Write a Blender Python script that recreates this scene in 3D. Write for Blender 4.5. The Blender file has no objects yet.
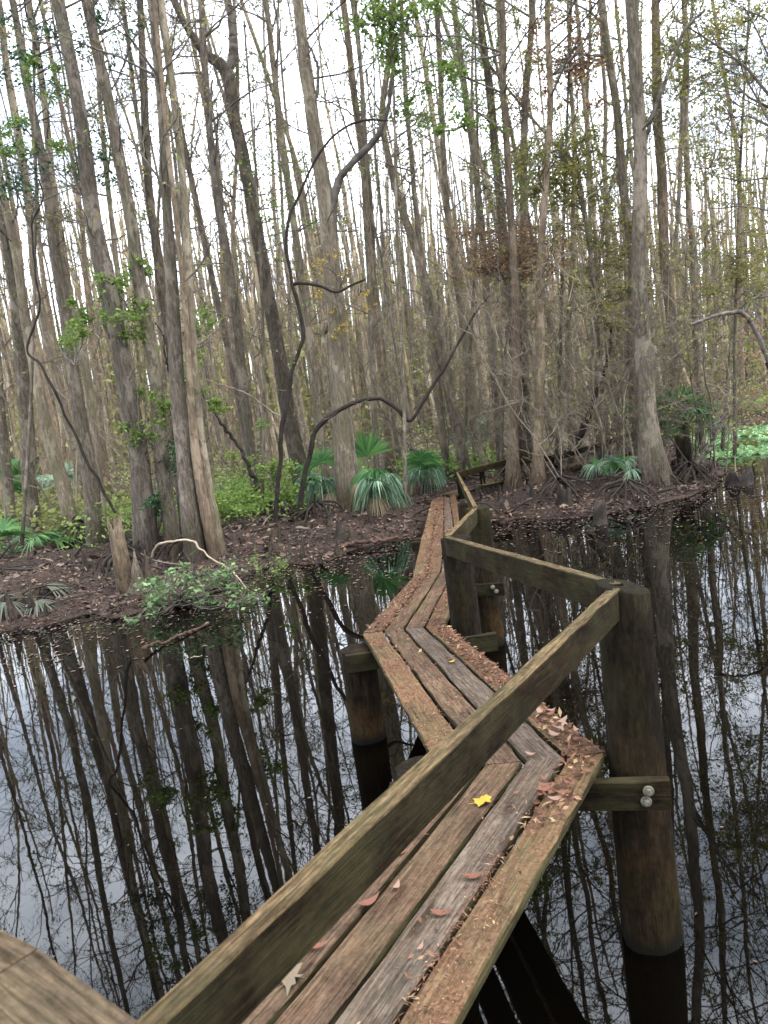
import bpy, math, random
import numpy as np
from mathutils import Matrix, Vector

random.seed(7)
RNG = np.random.default_rng(7)
S = bpy.context.scene
C = S.collection
PI = math.pi

# ------------------------------------------------------------------ camera
F = 770.0
CAMZ = 2.35
PITCH, ROLL = math.radians(8.3), math.radians(7.3)
R0 = np.array([1.0, 0, 0]); FW = np.array([0, math.cos(PITCH), -math.sin(PITCH)]); U0 = np.cross(R0, FW)
RV = R0*math.cos(ROLL) - U0*math.sin(ROLL)
UV = U0*math.cos(ROLL) + R0*math.sin(ROLL)
EYE = np.array([0, 0, CAMZ])
def ray(x, y): return FW*F + RV*(x-384) - UV*(y-512)
def at(x, y, fwd):                      # point seen at pixel x,y standing fwd metres ahead
    d = ray(x, y); return EYE + d*fwd/d[1]
def onz(x, y, z):                       # point seen at pixel x,y lying at height z
    d = ray(x, y); return EYE + d*(z-CAMZ)/d[2]
def depth(p): return float(np.dot(np.asarray(p)-EYE, FW))

cd = bpy.data.cameras.new('camera'); cam = bpy.data.objects.new('camera', cd); C.objects.link(cam)
cd.sensor_fit = 'VERTICAL'; cd.sensor_height = 36; cd.sensor_width = 27
cd.lens = F/1024*36
cd.clip_start = 0.02; cd.clip_end = 3000
M = Matrix.Identity(4)
for i in range(3):
    M[i][0], M[i][1], M[i][2], M[i][3] = RV[i], UV[i], -FW[i], EYE[i]
cam.matrix_world = M
cd.dof.use_dof = True; cd.dof.focus_distance = 5.5; cd.dof.aperture_fstop = 6.3
S.camera = cam

# ------------------------------------------------------------------ world and light
w = bpy.data.worlds.new('World'); S.world = w; w.use_nodes = True
nt = w.node_tree; N = nt.nodes; Lk = nt.links
bg = N['Background']
sky = N.new('ShaderNodeTexSky'); sky.sky_type = 'NISHITA'; sky.sun_disc = False
SUN_EL, SUN_ROT = math.radians(60), math.radians(115)
sky.sun_elevation = SUN_EL; sky.sun_rotation = SUN_ROT; sky.air_density = 1.0; sky.dust_density = 3.0
tc = N.new('ShaderNodeTexCoord'); mp = N.new('ShaderNodeMapping'); mp.inputs['Scale'].default_value = (1, 1, 2.5)
no = N.new('ShaderNodeTexNoise'); no.inputs['Scale'].default_value = 2.2; no.inputs['Detail'].default_value = 5
cr = N.new('ShaderNodeValToRGB')
cr.color_ramp.elements[0].position = .4; cr.color_ramp.elements[0].color = (5.6, 6.4, 7.7, 1)
cr.color_ramp.elements[1].position = .6; cr.color_ramp.elements[1].color = (15.0, 16.0, 17.5, 1)
mx = N.new('ShaderNodeMix'); mx.data_type = 'RGBA'; mx.inputs['Factor'].default_value = .88
Lk.new(tc.outputs['Generated'], mp.inputs['Vector']); Lk.new(mp.outputs['Vector'], no.inputs['Vector'])
Lk.new(no.outputs['Fac'], cr.inputs['Fac'])
Lk.new(sky.outputs['Color'], mx.inputs['A']); Lk.new(cr.outputs['Color'], mx.inputs['B'])
Lk.new(mx.outputs['Result'], bg.inputs['Color']); bg.inputs['Strength'].default_value = .1

sl = bpy.data.lights.new('sun', 'SUN'); sl.energy = 1.5; sl.angle = math.radians(40); sl.color = (1, .96, .9)
so = bpy.data.objects.new('sun', sl); C.objects.link(so)
sd = Vector((math.sin(SUN_ROT)*math.cos(SUN_EL), math.cos(SUN_ROT)*math.cos(SUN_EL), math.sin(SUN_EL)))
so.rotation_euler = sd.to_track_quat('Z', 'Y').to_euler(); so.location = (0, 0, 40)

S.view_settings.view_transform = 'Standard'; S.view_settings.look = 'None'
S.view_settings.exposure = 2.05; S.view_settings.gamma = 1
try: S.view_settings.use_curve_mapping = False
except Exception: pass
S.render.engine = 'CYCLES'
S.cycles.max_bounces = 6; S.cycles.diffuse_bounces = 3; S.cycles.glossy_bounces = 3
S.cycles.transmission_bounces = 3; S.cycles.transparent_max_bounces = 4
S.cycles.caustics_reflective = False; S.cycles.caustics_refractive = False
S.cycles.use_denoising = True

# ------------------------------------------------------------------ materials
def mat(name, rough=.9):
    m = bpy.data.materials.new(name); m.use_nodes = True
    b = m.node_tree.nodes['Principled BSDF']; b.inputs['Roughness'].default_value = rough
    b.inputs['Specular IOR Level'].default_value = .25
    return m, m.node_tree.nodes, m.node_tree.links, b
def noise(N, L, vec, scale, sc=(1, 1, 1), detail=5, rough=.6):
    mp = N.new('ShaderNodeMapping'); mp.inputs['Scale'].default_value = sc; L.new(vec, mp.inputs['Vector'])
    n = N.new('ShaderNodeTexNoise'); n.inputs['Scale'].default_value = scale
    n.inputs['Detail'].default_value = detail; n.inputs['Roughness'].default_value = rough
    L.new(mp.outputs['Vector'], n.inputs['Vector']); return n
def ramp(N, L, fac, stops):
    r = N.new('ShaderNodeValToRGB'); e = r.color_ramp.elements
    while len(e) < len(stops): e.new(.5)
    for k, (p, c) in zip(e, stops):
        k.position = p; k.color = tuple(c)+(1,) if len(c) == 3 else c
    L.new(fac, r.inputs['Fac']); return r
def mixc(N, L, f, a, b, mode='MIX'):
    m = N.new('ShaderNodeMix'); m.data_type = 'RGBA'; m.blend_type = mode
    for s, v in (('Factor', f), ('A', a), ('B', b)):
        if hasattr(v, 'is_output'): L.new(v, m.inputs[s])
        else: m.inputs[s].default_value = v if s == 'Factor' else tuple(v)+(1,)
    return m.outputs['Result']
def bump(N, L, b, h, st=.5, dist=.02):
    n = N.new('ShaderNodeBump'); n.inputs['Strength'].default_value = st; n.inputs['Distance'].default_value = dist
    L.new(h, n.inputs['Height']); L.new(n.outputs['Normal'], b.inputs['Normal'])
def randoff(N, L):                       # object coordinates shifted by a per-object random amount
    t = N.new('ShaderNodeTexCoord'); oi = N.new('ShaderNodeObjectInfo')
    mu = N.new('ShaderNodeMath'); mu.operation = 'MULTIPLY'; mu.inputs[1].default_value = 37.0
    L.new(oi.outputs['Random'], mu.inputs[0])
    ad = N.new('ShaderNodeVectorMath'); ad.operation = 'ADD'
    L.new(t.outputs['Object'], ad.inputs[0]); L.new(mu.outputs[0], ad.inputs[1])
    return ad.outputs[0], oi.outputs['Random'], t.outputs['Object']

def bark_mat(name, dark, mid, light, moss=.35, mosscol=(.07, .085, .03)):
    m, N, L, b = mat(name, .95)
    v, r, ob = randoff(N, L)
    n1 = noise(N, L, v, 11, (3.0, 3.0, .5), 8, .72)
    c = ramp(N, L, n1.outputs['Fac'], [(.32, dark), (.5, mid), (.68, light)])
    n2 = noise(N, L, v, 3.0, (1, 1, .55), 6, .7)
    pat = ramp(N, L, n2.outputs['Fac'], [(.52, (0, 0, 0)), (.58, (1, 1, 1))])
    c2 = mixc(N, L, pat.outputs['Color'], c.outputs['Color'], [min(1, x*1.28) for x in light])
    m1 = N.new('ShaderNodeMath'); m1.operation = 'MULTIPLY'; m1.inputs[1].default_value = .5
    L.new(pat.outputs['Color'], m1.inputs[0])
    c2 = mixc(N, L, m1.outputs[0], c.outputs['Color'], [min(1, x*1.6) for x in light])
    n3 = noise(N, L, v, 1.6, (1.6, 1.6, .5), 6, .7)
    mo = ramp(N, L, n3.outputs['Fac'], [(.48, (0, 0, 0)), (.62, (moss, moss, moss))])
    c3 = mixc(N, L, mo.outputs['Color'], c2, mosscol)
    sc = ramp(N, L, r, [(0, (.74, .73, .74)), (1, (1.18, 1.15, 1.1))])
    c4 = mixc(N, L, 1.0, c3, sc.outputs['Color'], 'MULTIPLY')
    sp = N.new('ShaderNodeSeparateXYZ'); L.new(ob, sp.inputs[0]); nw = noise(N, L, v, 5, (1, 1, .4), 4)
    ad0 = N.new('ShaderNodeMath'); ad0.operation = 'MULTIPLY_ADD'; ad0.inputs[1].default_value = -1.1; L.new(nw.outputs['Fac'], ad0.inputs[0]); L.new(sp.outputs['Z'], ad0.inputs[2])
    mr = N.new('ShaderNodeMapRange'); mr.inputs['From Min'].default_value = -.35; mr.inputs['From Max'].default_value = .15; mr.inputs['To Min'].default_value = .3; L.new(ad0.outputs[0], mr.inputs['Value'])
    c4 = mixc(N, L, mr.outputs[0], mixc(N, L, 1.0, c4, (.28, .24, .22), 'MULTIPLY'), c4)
    L.new(c4, b.inputs['Base Color'])
    n5 = noise(N, L, v, 30, (1.6, 1.6, .5), 4, .7)
    ad = N.new('ShaderNodeMath'); ad.operation = 'ADD'; L.new(n1.outputs['Fac'], ad.inputs[0]); L.new(n5.outputs['Fac'], ad.inputs[1])
    bump(N, L, b, ad.outputs[0], 1.0, .06)
    return m
def leaf_mat(name, stops, trans=.35, rough=.55):
    m, N, L, b = mat(name, rough)
    g = N.new('ShaderNodeNewGeometry')
    c = ramp(N, L, g.outputs['Random Per Island'], stops)
    L.new(c.outputs['Color'], b.inputs['Base Color'])
    if trans:
        t = N.new('ShaderNodeBsdfTranslucent'); L.new(c.outputs['Color'], t.inputs['Color'])
        ms = N.new('ShaderNodeMixShader'); ms.inputs['Fac'].default_value = trans
        L.new(b.outputs[0], ms.inputs[1]); L.new(t.outputs[0], ms.inputs[2])
        L.new(ms.outputs[0], N['Material Output'].inputs['Surface'])
    return m
def wood_mat(name, dark, mid, light, moss=0., litter=0., scale=1.0):
    m, N, L, b = mat(name, .92); b.inputs['Specular IOR Level'].default_value = .07
    v, r, ob = randoff(N, L)
    n1 = noise(N, L, v, 9*scale, (9, .45, 9), 6, .62)
    n2 = noise(N, L, v, 42*scale, (3.5, .12, 3.5), 4, .6)
    c = ramp(N, L, n1.outputs['Fac'], [(.33, dark), (.5, mid), (.66, light)])
    g = ramp(N, L, n2.outputs['Fac'], [(.36, (.38, .36, .34)), (.5, (1, 1, 1))])
    c2 = mixc(N, L, .85, c.outputs['Color'], g.outputs['Color'], 'MULTIPLY')
    n3 = noise(N, L, v, 3.2, (1, .6, 1), 6, .7)
    pa = ramp(N, L, n3.outputs['Fac'], [(.38, (.62, .6, .58)), (.62, (1.22, 1.14, 1.04))])
    c2 = mixc(N, L, 1.0, c2, pa.outputs['Color'], 'MULTIPLY')
    nf = noise(N, L, v, 70, (1, .5, 1), 5, .75)
    gr = ramp(N, L, nf.outputs['Fac'], [(.35, (.55, .53, .5)), (.5, (1, 1, 1)), (.68, (1.35, 1.3, 1.22))])
    c2 = mixc(N, L, .9, c2, gr.outputs['Color'], 'MULTIPLY')
    nk = noise(N, L, v, 16, (1.6, .22, 1.6), 3, .5)
    ck_ = ramp(N, L, nk.outputs['Fac'], [(.3, (.3, .28, .26)), (.36, (1, 1, 1))])
    c2 = mixc(N, L, .9, c2, ck_.outputs['Color'], 'MULTIPLY')
    if moss:
        n4 = noise(N, L, v, 4.5, (1, .7, 1), 6, .7)
        k = ramp(N, L, n4.outputs['Fac'], [(.42, (0, 0, 0)), (.62, (moss, moss, moss))])
        c2 = mixc(N, L, k.outputs['Color'], c2, (.06, .058, .026))
    if litter:
        n5 = noise(N, L, v, 5.5, (1, .55, 1), 8, .75)
        k = ramp(N, L, n5.outputs['Fac'], [(.4, (0, 0, 0)), (.6, (litter, litter, litter))])
        n6 = noise(N, L, v, 90, (1, 1, 1), 3)
        lc = ramp(N, L, n6.outputs['Fac'], [(.35, (.035, .017, .011)), (.5, (.1, .044, .026)), (.68, (.16, .1, .06))])
        c2 = mixc(N, L, k.outputs['Color'], c2, lc.outputs['Color'])
    sc = ramp(N, L, r, [(0, (.8, .8, .82)), (1, (1.14, 1.1, 1.04))])
    c2 = mixc(N, L, 1.0, c2, sc.outputs['Color'], 'MULTIPLY')
    L.new(c2, b.inputs['Base Color'])
    ad = N.new('ShaderNodeMath'); ad.operation = 'ADD'
    L.new(n1.outputs['Fac'], ad.inputs[0]); L.new(n2.outputs['Fac'], ad.inputs[1])
    bump(N, L, b, ad.outputs[0], .55, .006)
    return m
def plain_mat(name, stops, scale=12, sc=(1, 1, 1), rough=.9, bs=.4, bd=.01):
    m, N, L, b = mat(name, rough)
    v, r, ob = randoff(N, L)
    n = noise(N, L, v, scale, sc, 6, .65)
    c = ramp(N, L, n.outputs['Fac'], stops); L.new(c.outputs['Color'], b.inputs['Base Color'])
    bump(N, L, b, n.outputs['Fac'], bs, bd)
    return m

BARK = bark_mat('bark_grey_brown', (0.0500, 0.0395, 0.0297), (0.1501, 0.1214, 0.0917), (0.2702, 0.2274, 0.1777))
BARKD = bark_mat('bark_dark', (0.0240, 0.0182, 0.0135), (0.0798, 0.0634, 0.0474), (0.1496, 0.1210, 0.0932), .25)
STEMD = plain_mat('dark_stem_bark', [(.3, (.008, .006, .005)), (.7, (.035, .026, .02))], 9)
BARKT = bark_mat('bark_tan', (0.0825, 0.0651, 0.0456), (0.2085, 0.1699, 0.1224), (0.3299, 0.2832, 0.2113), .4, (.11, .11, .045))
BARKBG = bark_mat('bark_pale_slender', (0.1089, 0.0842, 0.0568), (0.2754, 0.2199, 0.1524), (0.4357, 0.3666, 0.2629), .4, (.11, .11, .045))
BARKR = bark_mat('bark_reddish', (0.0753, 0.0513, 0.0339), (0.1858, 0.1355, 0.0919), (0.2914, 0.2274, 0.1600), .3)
TWIG = plain_mat('twig_bark', [(.3, (.05, .041, .033)), (.7, (.17, .143, .118))], 6)
TWIGP = plain_mat('pale_twig_bark', [(.3, (.1, .08, .058)), (.7, (.25, .203, .15))], 6)
STICKP = plain_mat('bare_pale_stick', [(.3, (.17, .13, .09)), (.7, (.33, .265, .19))], 8)
FARLEAF = leaf_mat('far_thicket_leaves', [(0, (.1, .11, .033)), (.5, (.2, .215, .065)), (1, (.3, .3, .11))], .45)  # brightness and haze of the distance put into the leaf colour
FARBARK = bark_mat('bark_far_lightened', (0.1512, 0.1140, 0.0686), (0.3024, 0.2400, 0.1471), (0.4536, 0.3720, 0.2451), .3, (.15, .15, .07))  # bark colour lightened to stand in for distant haze and light
LEAFG = leaf_mat('green_leaves', [(0, (.06, .11, .02)), (.5, (.125, .19, .035)), (1, (.22, .29, .075))], .45)
LEAFO = leaf_mat('olive_leaves', [(0, (.1, .115, .025)), (.5, (.2, .21, .05)), (.85, (.3, .27, .08)), (1, (.25, .13, .045))], .45)
LEAFD = leaf_mat('dark_green_leaves', [(0, (.012, .04, .014)), (.6, (.03, .085, .03)), (1, (.07, .15, .06))], .3)
LEAFR = leaf_mat('rusty_leaves', [(0, (.1, .05, .026)), (.5, (.22, .115, .055)), (1, (.32, .21, .1))], .5)
LEAFL = leaf_mat('pale_green_leaves', [(0, (.09, .19, .07)), (.5, (.19, .33, .14)), (1, (.35, .48, .26))], .35)
LEAFS = leaf_mat('shrub_leaves', [(0, (.03, .075, .02)), (.5, (.085, .155, .05)), (1, (.2, .29, .13))], .35)
LEAFB = leaf_mat('bright_green_leaves', [(0, (.09, .16, .03)), (.5, (.17, .26, .055)), (1, (.28, .36, .11))], .45)
PALMG = leaf_mat('palmetto_green', [(0, (.025, .085, .025)), (.6, (.06, .16, .045)), (1, (.12, .24, .06))], .3, .45)
PALMP = leaf_mat('palmetto_pale', [(0, (.06, .12, .07)), (.5, (.135, .225, .135)), (1, (.34, .42, .3))], .3, .45)
LITTER = leaf_mat('leaf_litter_brown', [(0, (.014, .009, .007)), (.35, (.042, .026, .02)), (.7, (.088, .057, .042)), (1, (.18, .125, .09))], 0, .8)
NEEDLE = leaf_mat('needle_litter_rust', [(0, (.035, .015, .01)), (.5, (.1, .042, .023)), (.85, (.16, .08, .043)), (1, (.26, .18, .1))], 0, .8)
LEAFRED = leaf_mat('fallen_leaf_red_brown', [(0, (.09, .03, .018)), (1, (.14, .058, .034))], 0, .6)
LEAFPINK = leaf_mat('fallen_leaf_pinkish', [(0, (.14, .075, .052)), (1, (.22, .14, .1))], 0, .6)
LEAFY = leaf_mat('fallen_leaf_yellow', [(0, (.22, .14, .012)), (1, (.28, .19, .02))], 0, .6)
LEAFTAN = leaf_mat('fallen_leaf_tan', [(0, (.1, .075, .048)), (1, (.125, .095, .062))], 0, .7)
WOODA = wood_mat('weathered_plank', (0.0451, 0.0313, 0.0213), (0.0968, 0.0670, 0.0462), (0.1476, 0.1056, 0.0744), .25, .25, 1.3)
WOODG = wood_mat('grey_weathered_plank', (0.0440, 0.0362, 0.0304), (0.0917, 0.0761, 0.0642), (0.1393, 0.1179, 0.1008), .15, .18, 1.3)
WOODL = wood_mat('littered_plank', (0.0539, 0.0390, 0.0237), (0.1036, 0.0750, 0.0461), (0.1573, 0.1171, 0.0734), .45, .7, 1.3)
WOODM = wood_mat('mossy_rail', (0.0280, 0.0217, 0.0116), (0.0931, 0.0686, 0.0387), (0.1674, 0.1256, 0.0730), .45, 0, 2.0)
WOODC = wood_mat('pale_cap_board', (0.0325, 0.0238, 0.0171), (0.0730, 0.0552, 0.0398), (0.1190, 0.0930, 0.0682), .2, 0, 1.6)
def post_mat():
    m, N, L, b = mat('dark_post_wood', .9); b.inputs['Specular IOR Level'].default_value = .06
    v, r, ob = randoff(N, L)
    n1 = noise(N, L, v, 9, (3.2, 3.2, .6), 8, .72)
    c = ramp(N, L, n1.outputs['Fac'], [(.32, (.003, .0023, .0016)), (.5, (.0095, .0072, .0048)), (.68, (.021, .016, .0105))])
    n3 = noise(N, L, v, 2.4, (1.5, 1.5, .7), 5)
    mo = ramp(N, L, n3.outputs['Fac'], [(.46, (0, 0, 0)), (.66, (.6, .6, .6))])
    c = mixc(N, L, mo.outputs['Color'], c.outputs['Color'], (.019, .018, .006))
    n4 = noise(N, L, v, 3, (1, 1, 1), 5)
    mo = ramp(N, L, n4.outputs['Fac'], [(.5, (0, 0, 0)), (.7, (.7, .7, .7))])
    c = mixc(N, L, mo.outputs['Color'], c, (.032, .02, .009))
    nf = noise(N, L, v, 45, (1, 1, .5), 5, .75)
    gr = ramp(N, L, nf.outputs['Fac'], [(.35, (.5, .5, .5)), (.5, (1, 1, 1)), (.68, (1.5, 1.45, 1.35))]); c = mixc(N, L, .9, c, gr.outputs['Color'], 'MULTIPLY')
    sp = N.new('ShaderNodeSeparateXYZ'); L.new(ob, sp.inputs[0]); nw = noise(N, L, ob, 9, (1, 1, 1), 3)
    ad = N.new('ShaderNodeMath'); ad.operation = 'MULTIPLY_ADD'; ad.inputs[1].default_value = .09; L.new(nw.outputs['Fac'], ad.inputs[0]); L.new(sp.outputs['Z'], ad.inputs[2])
    m2 = N.new('ShaderNodeMapRange'); m2.inputs['From Min'].default_value = 1.45; m2.inputs['From Max'].default_value = 1.15; m2.inputs['To Max'].default_value = .75; L.new(ad.outputs[0], m2.inputs['Value'])
    c = mixc(N, L, m2.outputs[0], c, mixc(N, L, 1.0, c, (1.3, 1.12, .9), 'MULTIPLY'))
    mr = N.new('ShaderNodeMapRange'); mr.inputs['From Min'].default_value = .77; mr.inputs['From Max'].default_value = .83; L.new(ad.outputs[0], mr.inputs['Value'])
    c = mixc(N, L, mr.outputs[0], (.006, .0055, .0035), c)
    L.new(c, b.inputs['Base Color']); bump(N, L, b, n1.outputs['Fac'], .9, .025)
    return m
RAILSIDE = wood_mat('rail_side_dark', (0.0065, 0.0046, 0.0022), (0.0161, 0.0112, 0.0056), (0.0313, 0.0215, 0.0110), .35, 0, 2.0)  # rail side faces, a much darker brown than the tops
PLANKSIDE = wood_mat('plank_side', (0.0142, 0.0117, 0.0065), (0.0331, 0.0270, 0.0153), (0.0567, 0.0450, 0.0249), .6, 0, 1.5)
POST = post_mat()
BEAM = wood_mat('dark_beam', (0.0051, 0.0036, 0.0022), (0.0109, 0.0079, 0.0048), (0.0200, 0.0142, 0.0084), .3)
BOLT = plain_mat('galvanised_bolt', [(.3, (.05, .04, .026)), (.7, (.17, .16, .125))], 60, rough=.75)

def ground_mat():
    m, N, L, b = mat('forest_floor_soil', .95)
    t = N.new('ShaderNodeTexCoord'); v = t.outputs['Object']
    n1 = noise(N, L, v, 1.2, (1, 1, 1), 6); n2 = noise(N, L, v, 26, (1, 1, 1), 6, .7)
    c = ramp(N, L, n2.outputs['Fac'], [(.32, (.009, .006, .0045)), (.5, (.035, .023, .017)), (.66, (.08, .055, .04))])
    k = ramp(N, L, n1.outputs['Fac'], [(.35, (.55, .52, .5)), (.65, (1.15, 1.05, .98))])
    c2 = mixc(N, L, 1.0, c.outputs['Color'], k.outputs['Color'], 'MULTIPLY')
    L.new(c2, b.inputs['Base Color']); bump(N, L, b, n2.outputs['Fac'], 1, .05)
    return m
GROUND = ground_mat()
def water_mat():
    m, N, L, b = mat('black_swamp_water', .012)
    b.inputs['Base Color'].default_value = (.0008, .0006, .0004, 1)
    b.inputs['IOR'].default_value = 1.43; b.inputs['Specular IOR Level'].default_value = .5
    t = N.new('ShaderNodeTexCoord')
    n = noise(N, L, t.outputs['Object'], 1.6, (1, 1, 1), 3, .5)
    bump(N, L, b, n.outputs['Fac'], .007, .12)
    return m
WATER = water_mat()

# ------------------------------------------------------------------ mesh helpers
class MB:
    def __init__(s): s.v = []; s.f = {3: [], 4: []}; s.mi = {3: [], 4: []}; s.ng = []; s.n = 0
    def add(s, verts, faces, mi=0):
        verts = np.asarray(verts, float); faces = np.asarray(faces, int)
        if not len(faces): return
        k = faces.shape[1]
        s.v.append(verts); s.f[k].append(faces+s.n); s.mi[k].append(np.full(len(faces), mi)); s.n += len(verts)
    def ngon(s, idx, mi=0): s.ng.append((idx, mi))
    def tube(s, pts, rad, sides=5, mi=0, mod=None, cap=False):
        pts = np.asarray(pts, float); k = len(pts); rad = np.asarray(rad, float)
        t = np.empty_like(pts); t[1:-1] = pts[2:]-pts[:-2]; t[0] = pts[1]-pts[0]; t[-1] = pts[-1]-pts[-2]
        t /= np.linalg.norm(t, axis=1)[:, None]+1e-9
        g = pts[-1]-pts[0]
        ref = np.array([1., .13, 0]) if abs(g[2]) > .75*np.linalg.norm(g) else np.array([.05, .11, 1.])
        a = np.cross(t, ref); a /= np.linalg.norm(a, axis=1)[:, None]+1e-9
        b = np.cross(t, a)
        th = np.arange(sides)*2*PI/sides
        rr = rad[:, None]*np.ones(sides)[None] if mod is None else rad[:, None]*mod
        v = pts[:, None]+rr[..., None]*(np.cos(th)[None, :, None]*a[:, None]+np.sin(th)[None, :, None]*b[:, None])
        i = np.arange(k-1)[:, None]*sides; j = np.arange(sides)[None]; j2 = (j+1) % sides
        f = np.stack([i+j, i+j2, i+sides+j2, i+sides+j], -1).reshape(-1, 4)
        n0 = s.n
        s.add(v.reshape(-1, 3), f, mi)
        if cap:
            s.ngon([n0+q for q in range(sides)][::-1], mi); s.ngon([n0+(k-1)*sides+q for q in range(sides)], mi)
    def leaves(s, c, d, nrm, size, asp=.45, mi=0):     # one diamond leaf per row
        c = np.asarray(c, float); k = len(c)
        if not k: return
        d = d/(np.linalg.norm(d, axis=1)[:, None]+1e-9)
        sv = np.cross(d, nrm); sv /= np.linalg.norm(sv, axis=1)[:, None]+1e-9
        size = np.broadcast_to(size, (k,))[:, None]
        up = np.cross(sv, d)
        v = np.stack([c, c+d*size*.5+sv*size*asp*.5+up*size*.06, c+d*size, c+d*size*.5-sv*size*asp*.5+up*size*.06], 1)
        f = np.arange(k)[:, None]*4+np.arange(4)[None]
        s.add(v.reshape(-1, 3), f, mi)
    def rleaves(s, c, size, rng, asp=.45, mi=0, flat=0.):
        k = len(c)
        d = rng.normal(0, 1, (k, 3)); nr = rng.normal(0, 1, (k, 3)); nr[:, 2] += flat; d[:, 2] *= (1 if not flat else 1/(1+flat))
        s.leaves(c, d, nr, size, asp, mi)
    def build(s, name, mats, parent=None, origin=(0, 0, 0), smooth=True, rot=None):
        V = np.concatenate(s.v) if s.v else np.zeros((0, 3))
        V = V-np.asarray(origin)
        if rot is not None: V = V @ rot
        me = bpy.data.meshes.new(name)
        loops = []; st = []; tot = []; mi = []; off = 0
        for k in (3, 4):
            if s.f[k]:
                f = np.concatenate(s.f[k]); loops.append(f.ravel()); st.append(off+np.arange(len(f))*k)
                tot.append(np.full(len(f), k)); mi.append(np.concatenate(s.mi[k])); off += f.size
        for idx, m_ in s.ng:
            loops.append(np.array(idx)); st.append([off]); tot.append([len(idx)]); mi.append([m_]); off += len(idx)
        loops = np.concatenate(loops); st = np.concatenate(st); mi = np.concatenate(mi)
        me.vertices.add(len(V)); me.vertices.foreach_set('co', V.ravel())
        me.loops.add(len(loops)); me.loops.foreach_set('vertex_index', loops.astype(np.int32))
        me.polygons.add(len(st)); me.polygons.foreach_set('loop_start', st.astype(np.int32))
        me.polygons.foreach_set('material_index', mi.astype(np.int32))
        me.polygons.foreach_set('use_smooth', np.full(len(st), smooth))
        for m_ in (mats if isinstance(mats, (list, tuple)) else [mats]): me.materials.append(m_)
        me.update(calc_edges=True); me.validate()
        o = bpy.data.objects.new(name, me); C.objects.link(o)
        if parent is not None: o.parent = parent
        return o
def tag(o, label=None, cat=None, group=None, kind=None):
    if label: o['label'] = label
    if cat: o['category'] = cat
    if group: o['group'] = group
    if kind: o['kind'] = kind
    return o
def empty(name, loc, label, cat, group=None):
    o = bpy.data.objects.new(name, None); C.objects.link(o); o.location = tuple(loc); o.empty_display_size = .2
    return tag(o, label, cat, group)
def copy_tree(o, parent=None):
    c = o.copy(); C.objects.link(c)
    if parent is not None: c.parent = parent
    for ch in list(o.children): copy_tree(ch, c)
    return c
def norm(v): v = np.asarray(v, float); return v/(np.linalg.norm(v)+1e-9)
def spline(pts, n):
    pts = np.asarray(pts, float); k = len(pts)
    d = np.r_[0, np.cumsum(np.linalg.norm(np.diff(pts, axis=0), axis=1))]
    t = np.linspace(0, d[-1], n); P = np.vstack([2*pts[0]-pts[1], pts, 2*pts[-1]-pts[-2]])
    out = []
    for x in t:
        i = min(max(np.searchsorted(d, x, 'right')-1, 0), k-2); u = (x-d[i])/(d[i+1]-d[i]+1e-9)
        a, b, c, e = P[i], P[i+1], P[i+2], P[i+3]
        out.append(.5*((2*b)+(c-a)*u+(2*a-5*b+4*c-e)*u*u+(-a+3*b-3*c+e)*u**3))
    return np.array(out), t/d[-1]

# value noise in numpy for terrain
_G = np.random.default_rng(3).random((64, 64))
def vnoise(x, y):
    xi = np.floor(x).astype(int); yi = np.floor(y).astype(int); u = x-xi; v = y-yi
    u = u*u*(3-2*u); v = v*v*(3-2*v)
    g = lambda a, b: _G[a % 64, b % 64]
    return (g(xi, yi)*(1-u)+g(xi+1, yi)*u)*(1-v)+(g(xi, yi+1)*(1-u)+g(xi+1, yi+1)*u)*v

# ------------------------------------------------------------------ ground and water
SHX = np.array([-400, -60, -14, -7, -5.2, -3.9, -2.75, -2.0, -.93, -.13, .6, 1.3, 2.0, 2.96, 4.1, 6.1, 7.0, 7.6, 9, 14, 25, 60, 400])
SHY = np.array([9, 8.5, 8.8, 9.6, 9.9, 10.0, 10.8, 11.5, 11.8, 12.4, 13.2, 13.5, 13.3, 12.85, 13.0, 14.2, 15.5, 19.5, 22, 24, 25, 26, 30])
def gz(x, y):
    x = np.asarray(x, float); y = np.asarray(y, float)
    sh = np.interp(x, SHX, SHY)+(vnoise(x*1.7, y*1.7)-.5)*.7+(vnoise(x*.6+9, y*.6)-.5)*.5
    d = y-sh
    land = .26*(1-np.exp(-np.clip(d, 0, None)/.9))+(vnoise(x*1.1, y*1.1+5)-.4)*.22*np.clip(d/1.5, 0, 1)+(vnoise(x*4, y*4)-.5)*.07*np.clip(d/.4, 0, 1)
    return np.where(d > 0, land, np.clip(d*.35, -.9, 0))
def axis(a, b, st, far):
    c = list(np.arange(a, b, st)); s = st
    lo, hi = [], []
    x = a
    while x > -far: s *= 1.25; x -= s; lo.append(x)
    s = st; x = c[-1]
    while x < far: s *= 1.25; x += s; hi.append(x)
    return np.array(lo[::-1]+c+hi)
gx, gy = axis(-15, 16, .13, 700), axis(8.3, 28, .13, 700)
X, Y = np.meshgrid(gx, gy, indexing='ij'); Zg = gz(X, Y)
b = MB(); nx, ny = X.shape
i = np.arange(nx-1)[:, None]*ny; j = np.arange(ny-1)[None]
b.add(np.stack([X, Y, Zg], -1).reshape(-1, 3), np.stack([i+j, i+ny+j, i+ny+j+1, i+j+1], -1).reshape(-1, 4))
tag(b.build('ground', GROUND), kind='structure')
b = MB(); b.add([(-700, -700, 0), (700, -700, 0), (700, 700, 0), (-700, 700, 0)], [(0, 1, 2, 3)])
tag(b.build('water', WATER), kind='structure')
def G(x, y): return float(gz(x, y))

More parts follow.
